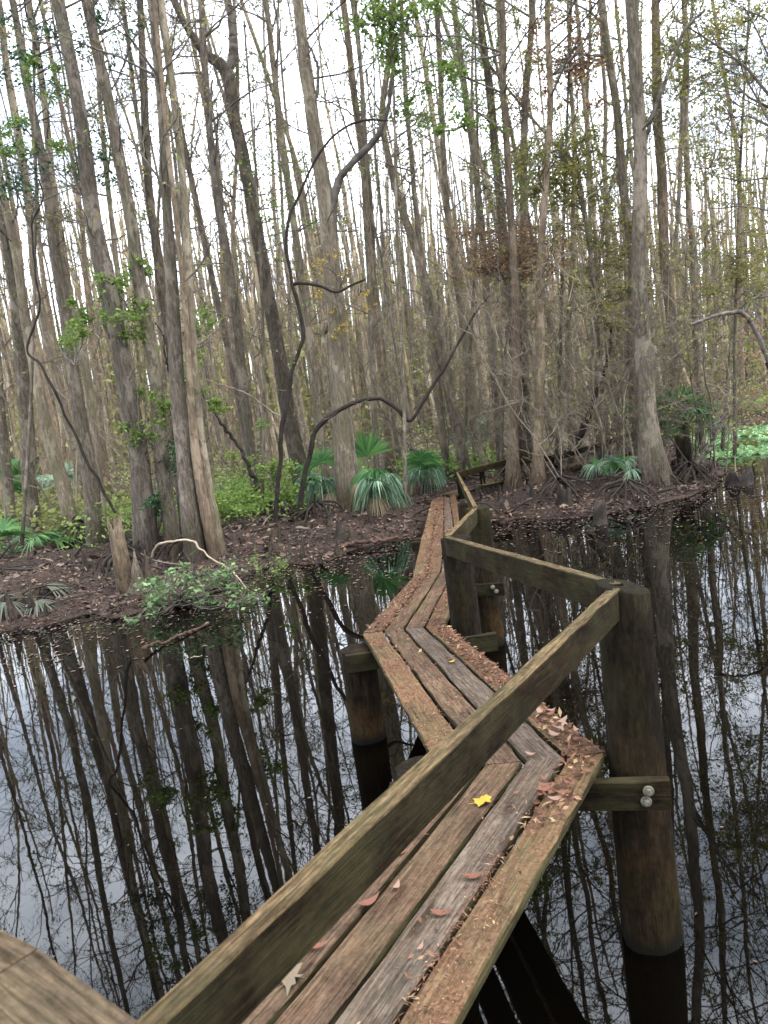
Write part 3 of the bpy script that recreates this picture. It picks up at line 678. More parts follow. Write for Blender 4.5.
LB = 'tall trunks on the left bank'; RBK = 'tall trunks on the right bank'
TREES = [
 # label, px from base up, kwargs
 ('slim grey trunk at the far left edge, leaning left, with a palmetto at its foot', [(38,545,23),(30,490,20),(25,405,18),(15,300,15),(0,215,14),(-12,120,13)], dict(group=LB)),
 ('thin trunk sliding behind the leftmost trunk and leaving the photo at mid height', [(14,540,15),(6,470,14),(-2,380,13),(-14,290,12)], dict(group=LB)),
 ('leaning trunk with a thin dark vine stem crossing it on the left bank', [(76,546,24),(62,480,19),(47,434,16),(29,345,14),(15,252,12),(3,190,11),(-10,110,10)], dict(group=LB, bark=BARKT)),
 ('straight brown trunk whose top leaves the photo near the upper left corner', [(98,550,28),(88,470,22),(75,390,18),(64,310,17),(53,225,16),(40,150,13),(25,65,11),(12,0,10)], dict(group=LB)),
 ('slender trunk running close beside the straight brown trunk at upper left', [(104,540,14),(96,450,12),(84,360,12),(70,300,11),(58,215,10),(47,125,10),(38,50,9),(30,0,9)], dict(group=LB, bark=BARKT)),
 ('thick dark trunk with green leaf sprigs clinging to it, thickest on the left bank', [(147,556,36),(141,480,28),(131,405,25),(117,330,24),(104,265,24),(93,200,22),(80,120,20),(66,30,18),(60,0,18)], dict(group=LB)),
 ('tall trunk right of the thickest left one, bending left toward its top', [(174,552,26),(165,480,21),(156,390,18),(147,320,18),(138,262,18),(125,190,17),(112,110,16),(98,45,15),(88,0,14)], dict(group=LB)),
 ('very thin stem between the two thick left trunks against the sky', [(152,535,9),(137,430,9),(122,300,8),(108,170,7),(101,90,6),(98,40,6)], dict(group=LB, bark=BARKT, H=13)),
 ('dark slim trunk with a kink high above the leafy vine on the left bank', [(186,545,18),(178,440,14),(170,340,13),(160,260,13),(152,200,12),(147,120,11),(143,40,10),(140,0,10)], dict(group=LB, bark=BARKD)),
 ('grey trunk with a broad fluted foot beside the pale curved stick', [(196,560,34),(189,500,26),(180,400,22),(175,300,19),(169,200,14),(164,120,12),(156,40,11),(152,0,11)], dict(group=LB)),
 ('pale straight trunk just right of the fluted trunk on the left bank', [(222,556,15),(210,490,13),(199,400,12),(192,300,12),(186,200,11),(178,130,11),(168,60,11),(160,0,10)], dict(group=LB, bark=BARKT)),
 ('reddish brown twin stem at the water edge behind the green shrub', [(215,558,19),(204,500,15),(197,450,12),(192,380,9),(186,300,8)], dict(group=LB, bark=BARKR, H=9, br=8)),
 ('slender mid grey trunk forking near the top left of centre', [(258,512,15),(250,430,14),(241,360,13),(232,290,13),(218,210,12),(210,150,11),(205,90,10),(200,0,9)], dict(group=LB, limbs=[([(226,250),(220,215),(214,170),(210,125),(212,80)], 6, 4)])),
 ('stout dark forked trunk, its fork standing out against the sky above centre left', [(306,500,32),(298,460,24),(286,400,21),(274,330,20),(264,280,19),(252,215,18),(243,160,17),(232,110,18),(225,70,19),(208,58,13),(190,35,11),(172,0,10)], dict(group=LB, bark=BARKD, H=14, limbs=[([(226,80),(232,58),(233,30),(228,0),(222,-40)], 12, 9)])),
 ('broad pale trunk in the middle with an arching limb, palmettos at its foot', [(352,510,46),(346,470,32),(341,400,29),(336,330,27),(329,260,25),(322,190,23),(312,120,20),(303,60,17),(296,0,15)], dict(group=LB, bark=BARKT, limbs=[([(334,240),(333,205),(340,178),(358,158),(376,138),(386,115),(391,85),(396,40)], 10, 6), ([(312,110),(318,85),(316,60),(300,30)], 5, 3)])),
 ('thin straight stem just right of the broad pale middle trunk', [(378,500,9),(374,420,8),(369,320,8),(366,220,7),(362,120,7),(356,40,6)], dict(group=LB, bark=BARKT, H=13)),
 ('slim leaning trunk left of the broad pale trunk, half hidden by the dark sapling', [(330,500,13),(318,430,12),(309,340,12),(296,250,11),(283,160,10),(272,60,8),(266,0,8)], dict(group=LB, bark=BARKT)),
 ('curving trunk that starts above the palm clump and sweeps left at the top', [(466,478,19),(456,430,16),(446,380,14),(432,310,13),(414,250,12),(398,200,11),(386,150,10),(382,110,9),(390,60,8),(394,20,8)], dict(bark=BARK, group=RBK)),
 ('thin pale trunk beside the boardwalk end rising to the top middle', [(447,480,11),(440,410,10),(428,320,9),(418,240,8),(411,150,7),(405,60,7),(402,0,6)], dict(bark=BARKT, group=RBK)),
 ('thin trunk with a slight left lean behind the curving trunk', [(478,468,12),(470,400,11),(461,320,10),(449,220,9),(443,120,8),(438,0,8)], dict(bark=BARKT, group=RBK)),
 ('straight dark trunk standing near the top centre right of the curving one', [(524,470,17),(517,400,15),(510,300,14),(503,220,13),(495,140,12),(488,70,11),(480,0,10)], dict(bark=BARKD, group=RBK)),
 ('slim grey trunk between the curving trunk and the straight dark trunk', [(502,470,13),(496,400,12),(489,310,11),(481,215,10),(469,110,9),(457,25,9),(452,0,8)], dict(bark=BARK, group=RBK)),
 ('slim trunk wrapped in rusty needles right of the straight dark trunk', [(531,468,13),(527,400,12),(524,310,11),(524,225,10),(526,125,10),(529,50,9),(530,0,9)], dict(bark=BARK, leafm=LEAFR, leafp=2.5, group=RBK)),
 ('reddish cypress stem with splayed stilt roots at the end of the bridge', [(514,492,30),(513,465,18),(514,420,14),(517,360,13),(516,300,12),(513,240,11),(511,180,10)], dict(bark=BARKR, flare=1.5, fh=.55, H=12, group=RBK)),
 ('cypress stem with two dark knot holes beside the stilt rooted one', [(538,490,26),(538,460,16),(540,410,13),(541,350,12),(541,290,11),(545,220,10),(548,150,9)], dict(bark=BARKR, flare=1.4, fh=.55, H=12, group=RBK)),
 ('massive grey trunk on the right bank with a wide buttressed foot', [(656,482,52),(652,455,34),(647,410,27),(645,350,23),(642,290,21),(640,220,20),(638,150,19),(635,70,18),(630,0,17)], dict(bark=BARK, flare=1.1, fh=.9, group=RBK, limbs=[([(641,160),(648,130),(660,95),(675,55),(686,28),(705,10)], 7, 4)])),
 ('tall trunk close to the left of the massive right bank trunk, bowed outward', [(640,470,19),(637,420,16),(634,340,15),(630,255,13),(621,165,12),(611,70,11),(604,0,11)], dict(bark=BARK, group=RBK)),
 ('brown trunk just right of the massive one behind the dark green palmetto', [(684,462,20),(679,410,17),(673,350,16),(668,300,15),(662,210,14),(659,110,13),(658,0,12)], dict(bark=BARKR, group=RBK)),
 ('slender grey trunk far right with feathery branches on its right side', [(703,450,12),(699,390,11),(695,310,10),(691,220,9),(688,120,8),(686,20,8)], dict(bark=BARK, leafp=2, br=40, group=RBK)),
 ('narrow trunk between the rusty one and the bowed one, forking low', [(600,462,11),(598,400,10),(597,340,9),(594,270,7),(585,200,6),(574,160,5),(556,145,4)], dict(bark=BARKT, H=10, leafp=4, group=RBK, limbs=[([(596,300),(600,260),(604,220),(612,180),(622,150)], 5, 3)])),
 ('thin stem left of the massive right trunk with yellow green leaves', [(620,452,9),(616,390,8),(613,310,8),(608,220,7),(604,120,6)], dict(bark=BARKT, H=13, leafp=4, group=RBK)),
 ('thin upright stem right of the knot holed cypress', [(572,468,9),(570,400,8),(571,310,8),(574,220,7),(572,120,6),(570,20,6)], dict(bark=BARKT, leafp=3, group=RBK)),
]
for k, (lab, px, kw) in enumerate(TREES):
    kw = dict(kw); rgt = px[0][0] > 430
    if rgt: kw.setdefault('leafp', 2.2)
    kw.setdefault('br', 36 if rgt else 30)
    tree(lab, px, seed=100+k, basez=.2, **kw)

# off-frame right: feathery limbs reaching in
tree('feathery small leaved tree at the right edge with long level branches', [(806,470,22),(802,400,20),(796,300,18),(790,180,16),(786,60,14)], seed=301, br=70, brlen=3.6, brmin=1.6, leafp=4, leafm=LEAFO, group=RBK, H=15)
tree('dark leaning tree whose bent brown branch reaches in at the right edge', [(812,470,12),(800,430,10),(786,392,8),(770,362,7)], seed=302, H=1.0, br=0, bark=STEMD, group=RBK, fwd=12.5, basez=.1,
     limbs=[([(770,362),(757,335),(744,314),(730,313),(714,316),(690,325)], 7, 4), ([(744,314),(752,300),(768,296)], 4, 3)])

# ------------------------------------------------------------------ curving dark stems and sticks
def stem(name, label, px, w0, w1, fwd, m=STEMD, twigs=0, leafp=0, leafm=LEAFG, seed=1, group=None, cat='branch', fwd1=None, side=None, sides=8):
    rng = np.random.default_rng(seed)
    n = len(px); Q = [at(x, y, fwd+((fwd1 or fwd)-fwd)*i_/(n-1)) for i_, (x, y) in enumerate(px)]
    q, t = spline(Q, 6*n); sc = depth(Q[0])/F/2
    base = Q[0]; o = empty(name, base, label, cat, group)
    q[:, 1] += (vnoise(t*5+seed, t*0)-.5)*.15
    q, t = spline(q, 5*len(q)); q += (np.stack([vnoise(t*26+seed, t*0), vnoise(t*26+seed+7, t*0), vnoise(t*26+seed+13, t*0)], 1)-.5)*min(w0, 5)*sc*1.1
    th = np.arange(sides)*2*PI/sides; md = 1+(vnoise(np.cos(th)[None]*1.3+t[:, None]*55+seed, np.sin(th)[None]*1.3+t[:, None]*30)-.5)*.35
    mb = MB(); mb.tube(q, np.linspace(w0*.72, w1*.5, len(q))*sc*(.85+.25*vnoise(t*16+seed, t*0)), sides, mod=md, cap=True)
    if side:
        for (lp, a, b_) in side:
            Q2 = [at(x, y, fwd) for x, y in lp]; q2, _ = spline(Q2, 6*len(lp)); mb.tube(q2, np.linspace(a, b_, len(q2))*sc, 6, cap=True)
    mb.build('stem', m, o, base)
    if twigs:
        mb = MB(); lf = []
        for k in range(twigs):
            j_ = rng.integers(len(q)//5, len(q)); grow(mb, lf, q[j_], rng.normal(0, 1, 3)+UP*.4, .25+.6*rng.random(), .006, 1, rng, (4, 3), leafp)
        if lf: c = np.concatenate(lf); mb.rleaves(c, .05+.04*rng.random(len(c)), rng, .5, 1)
        mb.build('twigs', [TWIG, leafm], o, base)
    return o
stem('bent_branch', 'dark arching branch that bows low over the palmettos then kinks up to the right',
     [(300,524),(303,485),(309,455),(318,428),(335,413),(358,402),(380,399),(398,410),(411,420),(424,402),(438,378),(455,348),(474,316),(489,296)], 9, 3.5, 14.6, twigs=10, seed=3)
stem('bent_branch', 'sinuous dark sapling winding up between the middle trunks to an arch',
     [(277,527),(279,470),(283,425),(293,370),(303,331),(297,300),(291,275),(287,240),(292,210),(304,180),(320,150),(338,132),(360,122),(388,121)], 7.5, 3.5, 14.5, twigs=12, leafp=1.5, seed=4,
     side=[([(292,285),(300,283),(320,286),(336,292),(352,285),(366,279)], 3.5, 2)])
stem('vine_stem', 'thin crooked dark vine stem zigzagging down the far left trunks',
     [(118,512),(104,490),(88,462),(75,435),(62,408),(48,378),(38,362),(26,350),(33,325),(39,305),(35,280),(33,250),(32,226),(43,200),(40,180)], 4.6, 3, 13.2, seed=5, twigs=4)
stem('bent_branch', 'dark dead limb slanting down between the fluted trunk and the sky gap', [(258,486),(250,470),(240,450),(228,432),(214,412),(203,396),(196,384)], 6, 4, 15.0, seed=6, twigs=4)
stem('bent_branch', 'thin pale dead twig slanting across the left middle trunks', [(282,418),(262,405),(245,393),(222,385),(195,378),(170,388)], 2.2, 1.4, 14.5, TWIGP, seed=7)
stem('bent_branch', 'short dark broken twig curving beside the thick left trunk', [(168,372),(165,352),(162,335),(155,322)], 3, 2.5, 13.2, seed=8)
stem('fallen_stick', 'bare pale curved stick lying over the green shrub by the water', [(152,556),(157,546),(168,542),(190,541),(199,549),(213,560),(228,569),(238,578),(249,594),(244,606),(238,612)], 3.4, 2.6, 11.2, STICKP, seed=9, cat='stick', fwd1=10.3)
stem('broken_snag', 'dark leaning broken snag on the right bank', [(578,440),(585,424),(597,396),(606,364),(611,345),(613,328),(622,318)], 9, 5, 16.0, seed=10, cat='dead trunk', twigs=3)
stem('fallen_stick', 'thin grey stick propped against the leaning snag', [(572,452),(590,432),(613,408)], 3, 2, 15.6, TWIGP, seed=11, cat='stick')
stem('fallen_log', 'rust brown rotting log lying along the left shore beneath the palmettos', [(296,551),(320,549),(350,545),(378,540),(398,537)], 8, 6, 12.3, plain_mat('rotten_wood', [(.3, (.02, .011, .008)), (.7, (.085, .046, .034))], 9), seed=12, cat='log')
stem('fallen_log', 'long thin dead branch lying on the leaf bank under the palmettos', [(296,528),(340,532),(376,529),(412,520)], 4, 2.5, 13.6, TWIG, seed=13, cat='log')
lo = onz(112, 660, .01); l1 = onz(210, 624, .01)
stem('fallen_log', 'half sunk brown log in the water below the green shrub', [(140,651),(160,643),(185,633),(208,624)], 5, 5, lo[1], plain_mat('wet_wood', [(.3, (.02, .01, .007)), (.7, (.07, .038, .024))], 9), seed=14, cat='log', fwd1=l1[1])
stem('fallen_stick', 'thin pale stick floating just off the half sunk log', [(185,658),(198,656),(209,655)], 2, 1.5, onz(197, 656, 0)[1], TWIGP, seed=15, cat='stick')
stem('fallen_log', 'thick dead bough arching out of the right bank over the inlet', [(690,470),(706,452),(716,432),(724,412),(731,396)], 6, 4, 15.2, TWIG, seed=16, cat='log', twigs=5)
stem('fallen_log', 'short mossy log lying behind the small right bank palmetto', [(572,470),(590,464),(612,458),(640,452)], 8, 6, 16.2, BARKD, seed=17, cat='log')
stem('fallen_stick', 'curved wet branch dipping into the inlet right of the mound', [(683,489),(700,500),(712,518),(722,540)], 4, 2.5, 14.2, BARKD, seed=18, cat='stick', fwd1=11.9)

# ------------------------------------------------------------------ palmettos
def frond(mb, hub, d, n, L, nb, fan, droop, rng, w=.03, mi=0, fold=.0):
    d = norm(d); n = norm(n-d*np.dot(n, d)); s = np.cross(d, n)
    for k in range(nb):
        ph = -fan+2*fan*(k+.5)/nb+rng.normal(0, .03); dr = norm(d*math.cos(ph)+s*math.sin(ph))
        l = L*(.72+.28*math.cos(ph*.7))*(.92+.16*rng.random()); m_ = 6
        t = np.linspace(.02, 1, m_); g = droop*(.8+.4*rng.random())
        ctr = hub+dr*(l*t)[:, None]+n*(.1*l*(t-t*t))[:, None]; ctr[:, 2] -= g*l*t**2.2
        tan = np.gradient(ctr, axis=0); sv = np.cross(tan, n); sv /= np.linalg.norm(sv, axis=1)[:, None]+1e-9
        wd = w*np.array([.35, .8, 1, .9, .6, .08])*.5
        V = np.stack([ctr-sv*wd[:, None], ctr+sv*wd[:, None]], 1).reshape(-1, 3)
        mb.add(V, [(2*i_, 2*i_+1, 2*i_+3, 2*i_+2) for i_ in range(m_-1)], mi)
PALMX = leaf_mat('palmetto_dead', [(0, (.06, .045, .025)), (1, (.2, .15, .085))], .2)
def palm(label, base, specs, seed, m=PALMG, group='palmettos growing on the banks', name='palmetto', h0=.15):
    """specs: (azimuth, elevation, petiole, blade length, droop, material)"""
    rng = np.random.default_rng(seed); base = np.asarray(base, float); o = empty(name, base, label, 'palm', group)
    mb = MB(); hh = max(.12, .0); mb.tube([base-UP*.15, base+UP*h0*.6, base+UP*(h0+.05)], [.09, .085, .05], 9, cap=True); mb.build('stem', BARKD, o, base)
    for (az, el, pet, L, dr, mm) in specs:
        mb = MB(); d = np.array([math.sin(az)*math.cos(el), math.cos(az)*math.cos(el), math.sin(el)])
        p1 = base+UP*h0+d*pet*.6; p2 = base+UP*h0+d*pet-UP*.08*pet
        mb.tube([base+UP*(h0-.03), p1, p2], [.012, .009, .007], 5)
        n = UP-d*d[2] if abs(d[2]) < .95 else np.array([0, -1., 0])
        frond(mb, p2, d, n, L, 26, 1.75, dr, rng, .03*L/.5)
        mb.build('frond', mm, o, base)
    return o
rp = np.random.default_rng(5)
def fronds(n, el, pet, L, dr, m, jit=.25, az0=0, spread=2*PI): return [(az0+spread*(k+rp.random()*.6)/n, el+rp.normal(0, jit), pet*(.7+.6*rp.random()), L*(.75+.45*rp.random()), dr*(.65+.6*rp.random()), m) for k in range(n)]
bp = onz(381, 512, .22)
palm('big palmetto with pale drooping fan leaves hanging like a mop, left of the boardwalk end', bp, fronds(11, .9, .3, .52, 1.75, PALMP, .2)+fronds(5, 1.3, .36, .5, 1.6, PALMG)+fronds(3, .2, .3, .5, 2.0, PALMX), 1, h0=.42)
b2 = onz(372, 508, .22)
def facing(label, base, items, seed, **k):
    """fans whose blades face the water: (dx, dz hub offset, tilt, blade length, droop, material)"""
    rng = np.random.default_rng(seed); base = np.asarray(base, float); o = empty('palmetto', base, label, 'palm', 'palmettos growing on the banks')
    mb = MB(); mb.tube([base-UP*.15, base+UP*.1, base+UP*.25], [.08, .075, .045], 9, cap=True); mb.build('stem', BARKD, o, base)
    for (dx, dz, az, L, dr, mm, fan) in items:
        mb = MB(); hub = base+np.array([dx, -.1, dz]); mb.tube([base+UP*.1, base+np.array([dx*.5, 0, dz*.6]), hub], [.012, .009, .007], 5)
        frond(mb, hub, np.array([math.sin(az), -.15, math.cos(az)]), np.array([0, -1., .2]), L, 28, fan, dr, rng, .03*L/.4)
        mb.build('frond', mm, o, base)
    return o
facing('palmetto with one upright deep green fan above the drooping pale palmetto', b2+np.array([.05, .35, 0]), [(-.02, 1.02, .0, .62, .1, PALMG, 1.35), (-.2, .8, -.9, .38, .5, PALMG, 1.2)], 2)
b3 = onz(327, 510, .22)
palm('dusky drooping palmetto behind the foot of the broad pale trunk', b3, fronds(9, .8, .35, .5, 1.3, PALMP, .15)+fronds(4, 1.1, .55, .5, .5, PALMG)+fronds(3, .2, .3, .5, 2.0, PALMX), 3, h0=.4)
b4 = onz(437, 500, .22)
palm('low rounded palmetto standing at the end of the boardwalk planks', b4+np.array([-.1, 1.2, 0]), fronds(9, .85, .3, .5, 1.3, PALMP, .15)+fronds(5, 1.2, .45, .45, .6, PALMG)+fronds(2, .2, .3, .5, 2.0, PALMX), 4, h0=.3)
b5 = onz(612, 484, .2)
palm('small pale palmetto on the leaf mound of the right bank', b5, fronds(8, .7, .34, .42, .8, PALMP, .2)+fronds(3, 1.2, .3, .4, .4, PALMG), 5)
b6 = onz(688, 462, .25)
palm('tall dark green palmetto at the right end of the mound', b6, fronds(12, .95, .6, .5, .5, PALMG, .3)+fronds(7, .3, .5, .45, .6, PALMG, .2), 6, h0=.75)
b7 = onz(14, 560, .22)
palm('ragged palmetto with flat spiky fronds at the left edge', b7, fronds(8, .55, .7, .6, .35, PALMG, .25), 7)
b8 = onz(8, 520, .22)
palm('palmetto half hidden behind the first trunk at the far left', b8+np.array([-.3, .8, 0]), fronds(11, 1.0, 1.2, .85, .5, PALMG, .25), 8)
b9 = onz(58, 510, .22)
palm('grey green palmetto between the left leaning trunks', b9+np.array([0, 1.5, 0]), fronds(9, 1.0, 1.2, .7, .5, PALMP, .2), 9)
b10 = onz(496, 470, .22)
palm('upright palmetto behind the far handrail', b10+np.array([0, 3.0, 0]), fronds(8, 1.1, .9, .6, .3, PALMP, .2), 10)
b11 = onz(22, 606, .12)
palm('flattened grey dead palmetto lying on the left shore', b11, fronds(4, .1, .35, .45, .6, leaf_mat('dead_palmetto', [(0, (.03, .034, .024)), (1, (.09, .1, .07))], .2), .15), 11)

# ------------------------------------------------------------------ leafy shrubs and vines
def shrub(name, label, pts, seed, leafm, nleaf=24, size=.06, twig=TWIG, spread=.3, cat='shrub', group=None, stems=True, base=None):
    """pts: clump centres (3D) with radius; thin stems run from the base to each clump"""
    rng = np.random.default_rng(seed); base = np.asarray(pts[0][0] if base is None else base, float); o = empty(name, base, label, cat, group)
    mb = MB(); L_ = []
    for (c, r) in pts:
        c = np.asarray(c, float); mid = (base+c)/2+rng.normal(0, .08, 3); q, _ = spline([base, mid, c], 7)
        mb.tube(q, np.linspace(.009, .003, 7), 4)
        for k in range(7):
            e = c+rng.normal(0, 1, 3)*r*np.array([.6, .6, .5]); mb.tube([c+(e-c)*.0, (c+e)/2+rng.normal(0, .02, 3), e], [.0035, .0025, .0015], 3)
            n = rng.poisson(nleaf/7*2.0)
            if n: t = rng.random(n)[:, None]; L_.append(c+(e-c)*t*1.1+rng.normal(0, r*.2, (n, 3)))
    mb.build('stem', twig, o, base)
    mb = MB(); c = np.concatenate(L_); mb.rleaves(c, size*(.6+.8*rng.random(len(c))), rng, .5, 0, flat=.8); mb.build('foliage', leafm, o, base)
    return o
rs = np.random.default_rng(31)
def clumps(boxes, fwd, n, r):     # clump centres scattered over pixel boxes at a distance
    out = []
    for (x0, y0, x1, y1) in boxes:
        for k in range(n):
            out.append((at(rs.uniform(x0, x1), rs.uniform(y0, y1), fwd+rs.normal(0, .25)), r*(.7+.6*rs.random())))
    return out
bs = onz(185, 622, .02)
shrub('shore_shrub', 'fresh green leafy shrub hanging over the water from the left bank', clumps([(138,580,165,612), (118,635,150,655), (140,590,158,605), (180,568,240,585), (128,612,178,640), (165,570,195,600), (190,572,225,600), (195,598,240,622), (228,588,268,612)], 9.6, 9, .16), 41, LEAFS, 8, .065, base=at(180, 600, 10.0))
shrub('shore_shrub', 'sparse low plant at the water edge below the pale stick', clumps([(240,560,290,600)], 11.2, 14, .15), 42, LEAFG, 14, .045, base=at(262, 585, 11.4))
vn = [('bright leaf sprigs clinging to the thickest left trunk at mid height', [(98,250,126,290), (104,290,118,315)], 13.3, LEAFG, 6),
      ('leafy vine tuft on the trunk right of the thickest left trunk', [(130,255,145,275), (134,296,152,318)], 13.5, LEAFG, 5),
      ('leafy vine spreading over the lower half of the left middle trunks', [(108,306,140,340), (150,380,205,420), (120,390,165,440)], 12.9, LEAFG, 7),
      ('dark ivy on the foot of the fluted left trunk', [(150,430,190,530)], 13.0, LEAFD, 12),
      ('vine sprigs on the pale straight trunk of the left bank', [(184,300,214,350), (195,400,228,440), (180,350,200,390)], 13.0, LEAFG, 5),
      ('leafy vine between the slender forking trunk and the stout forked trunk', [(228,420,262,480), (262,440,296,490)], 15.5, LEAFB, 6),
      ('leaf sprigs high on the two leftmost leaning trunks', [(30,60,60,120), (55,120,85,180), (0,90,24,160)], 13.2, LEAFG, 4),
      ('thin vine leaves on the far left trunks', [(60,330,82,360), (68,300,90,330)], 13.2, LEAFG, 5)]
for k, (l, bx, fw, m_, n) in enumerate(vn):
    cl = clumps(bx, fw, n, .16); b0 = min((c for c, r in cl), key=lambda q: q[2])
    shrub('climbing_vine', l, cl, 60+k, m_, 40, .07, cat='vine', base=b0-UP*.4, group='vines on the trunks')
# leaf sprays of understorey trees reaching across the picture
def spray(label, stempx, boxes, fwd, leafm, n, seed, r=.3, size=.07, nleaf=24, w=4):
    rng = np.random.default_rng(seed); Q = [at(x, y, fwd) for x, y in stempx]; base = Q[0].copy()
    o = empty('understorey_tree', base, label, 'small tree', 'leafy understorey trees')
    q, t = spline(Q, 6*len(Q)); sc = depth(Q[0])/F/2
    mb = MB(); mb.tube(q, np.linspace(w, w*.45, len(q))*sc, 7); mb.build('trunk', BARK, o, base)
    mb = MB(); L_ = []
    for (c, rr) in clumps(boxes, fwd, n, r):
        j_ = np.argmin(np.linalg.norm(q-c, axis=1)+rng.random(len(q))*.6+np.clip(q[:, 2]-c[2], 0, None)*.5); mid = (q[j_]+c)/2+UP*.08+rng.normal(0, .08, 3)
        z, _ = spline([q[j_], mid, c], 7); mb.tube(z, np.linspace(.011, .004, 7), 4)
        for k in range(6):
            e = c+rng.normal(0, 1, 3)*rr*np.array([.8, .8, .35]); mb.tube([c, (c+e)/2+rng.normal(0, .02, 3), e], [.004, .003, .002], 3)
            m_ = rng.poisson(nleaf/2.4)
            if m_: tt = rng.random(m_)[:, None]; L_.append(c+(e-c)*tt*1.1+rng.normal(0, rr*.12, (m_, 3)))
    c = np.concatenate(L_); mb.rleaves(c, size*(.6+.8*rng.random(len(c))), rng, .5, 1, flat=.6)
    mb.build('crown', [TWIG, leafm], o, base); return o
spray('understorey tree with bright green leaves hanging in at the top centre', [(405,505),(404,400),(400,300),(396,200),(394,100),(390,20),(388,-40)], [(335,-20,450,30), (395,60,470,130), (375,0,410,60)], 14.5, LEAFG, 14, 71, .32, .085, 34)
spray('rust leaved young cypress at mid height right of the arching branch', [(500,478),(502,420),(506,340),(508,280),(510,225)], [(450,222,565,285), (470,245,545,275)], 16.0, LEAFR, 34, 72, .5, .05, 42)
spray('tree with coppery leaves near the top right of centre', [(556,465),(560,360),(563,250),(566,150),(570,40),(572,-10)], [(530,10,610,75), (545,60,590,110)], 16.5, LEAFR, 12, 73, .42, .075, 34)
spray('yellow green leaved sapling with a forked stem right of centre', [(603,470),(600,400),(598,330),(594,280),(580,200),(560,150)], [(545,130,640,240), (570,230,650,330), (520,140,580,200)], 16.2, LEAFO, 27, 74, .42, .075, 36)
spray('thin tree with green leaves against the sky in the upper centre', [(462,480),(468,380),(474,280),(478,180),(476,80),(474,10)], [(430,0,520,60), (440,90,520,160), (480,160,540,210)], 17.5, LEAFB, 9, 75, .4, .075, 16)
spray('sapling with scattered small green leaves in front of the left middle sky', [(262,505),(264,400),(262,300),(258,200),(250,100),(244,20)], [(225,60,300,180), (230,180,290,260), (290,150,340,230)], 16.5, LEAFB, 9, 76, .4, .07, 12)
spray('sapling with a few yellow leaves in front of the broad pale trunk', [(362,512),(352,440),(344,360),(338,300),(336,275)], [(312,255,350,320), (330,290,372,345)], 15.0, leaf_mat('yellow_leaves', [(0, (.35, .24, .03)), (1, (.6, .42, .05))], .4), 6, 77, .2, .05, 12, 2.5)
spray('small leaved tree with leaf clusters in the upper left corner', [(22,545),(30,420),(34,300),(36,180),(34,80),(32,10)], [(-10,10,60,100), (55,0,130,60), (70,110,130,200), (0,120,40,200)], 14.0, LEAFD, 13, 78, .35, .07, 18)
spray('fine leaved tree filling the sky at the upper right', [(735,455),(735,350),(738,240),(742,130),(748,30),(750,-20)], [(680,0,768,110), (690,110,768,230), (640,20,720,90), (700,230,768,300)], 15.5, LEAFO, 27, 79, .5, .065, 34)
spray('brownish twiggy tree behind the bent right hand branch', [(722,452),(726,400),(730,350),(734,310)], [(690,320,768,400), (700,370,768,420)], 19.0, LEAFR, 16, 80, .5, .07, 20)

# ------------------------------------------------------------------ knees, stumps, roots
def knee(label, p, h, r, seed, m=BARKR, group='cypress knees poking from the leaf litter', name='cypress_knee', cat='root'):
    rng = np.random.default_rng(seed); p = np.asarray(p, float); mb = MB(); n = 9; t = np.linspace(0, 1, n)
    pts = np.stack([p[0]+rng.normal(0, .15)*h*t, p[1]+rng.normal(0, .1)*h*t, p[2]-.08+(h+.08)*t], 1)
    rad = r*(1.5*(1-t)**1.6+.5*np.sqrt(np.clip(1-t, 0, 1)))*.75+.004
    th = np.arange(10)*2*PI/10; mod = 1+(vnoise(np.cos(th)[None]*1.5+seed+t[:, None]*2.6, np.sin(th)[None]*1.5+t[:, None]*4)-.5)*1.0
    mb.tube(pts, rad, 10, mod=mod, cap=True); o = mb.build(name, m, None, p); o.location = tuple(p); return tag(o, label, cat, group)
ck = onz(138, 592, .08); knee('tall pale pointed cypress knee beside the broken snag on the left shore', ck, .62, .1, 1, BARKT)
rk = np.random.default_rng(8)
for k in range(110):
    x = rk.uniform(-8, 8.5); y = np.interp(x, SHX, SHY)+rk.random()**1.5*3.2+.1
    if .2 < x < 1.9 and y > 12: continue
    knee('small dark cypress knee among the leaf litter on the banks', (x, y, G(x, y)), .1+.42*rk.random()**2, .03+.045*rk.random(), 10+k, [BARKD, STEMD, BARKD][k % 3])
def stump(label, p, h, r, seed, m=STEMD, jag=.35, name='tree_stump', cat='stump', fl=.6):
    rng = np.random.default_rng(seed); p = np.asarray(p, float); mb = MB(); sides = 16; n = 9; t = np.linspace(0, 1, n); th = np.arange(sides)*2*PI/sides
    V = []
    for i_, a in enumerate(t):
        rr = r*(1+fl*(1-a)**2*(.7+.4*np.cos(5*th+seed)))*(1+(vnoise(np.cos(th)*2+seed, np.sin(th)*2+a*3)-.5)*.4)
        z = -.15+(h+.15)*a+(a**3)*jag*h*(vnoise(np.cos(th)*2.5+seed*3, np.sin(th)*2.5)-.5)*2
        V.append(np.stack([np.cos(th)*rr, np.sin(th)*rr, z], -1))
    V.append(V[-1]*np.array([.55, .55, 1])-np.array([0, 0, .25*h])); n += 1
    i_ = np.arange(n-1)[:, None]*sides; j = np.arange(sides)[None]; j2 = (j+1) % sides
    mb.add(np.array(V).reshape(-1, 3), np.stack([i_+j, i_+j2, i_+sides+j2, i_+sides+j], -1).reshape(-1, 4)); mb.ngon([(n-1)*sides+q for q in range(sides)])
    o = mb.build(name, m); o.location = tuple(p); return tag(o, label, cat)
stump('low black stump standing in the right hand inlet', onz(740, 484, 0), .2, .22, 3, jag=.9)
stump('rotten broken snag stump with a ragged reddish top on the left shore', onz(126, 590, .1), 1.0, .1, 4, BARKR, .16)
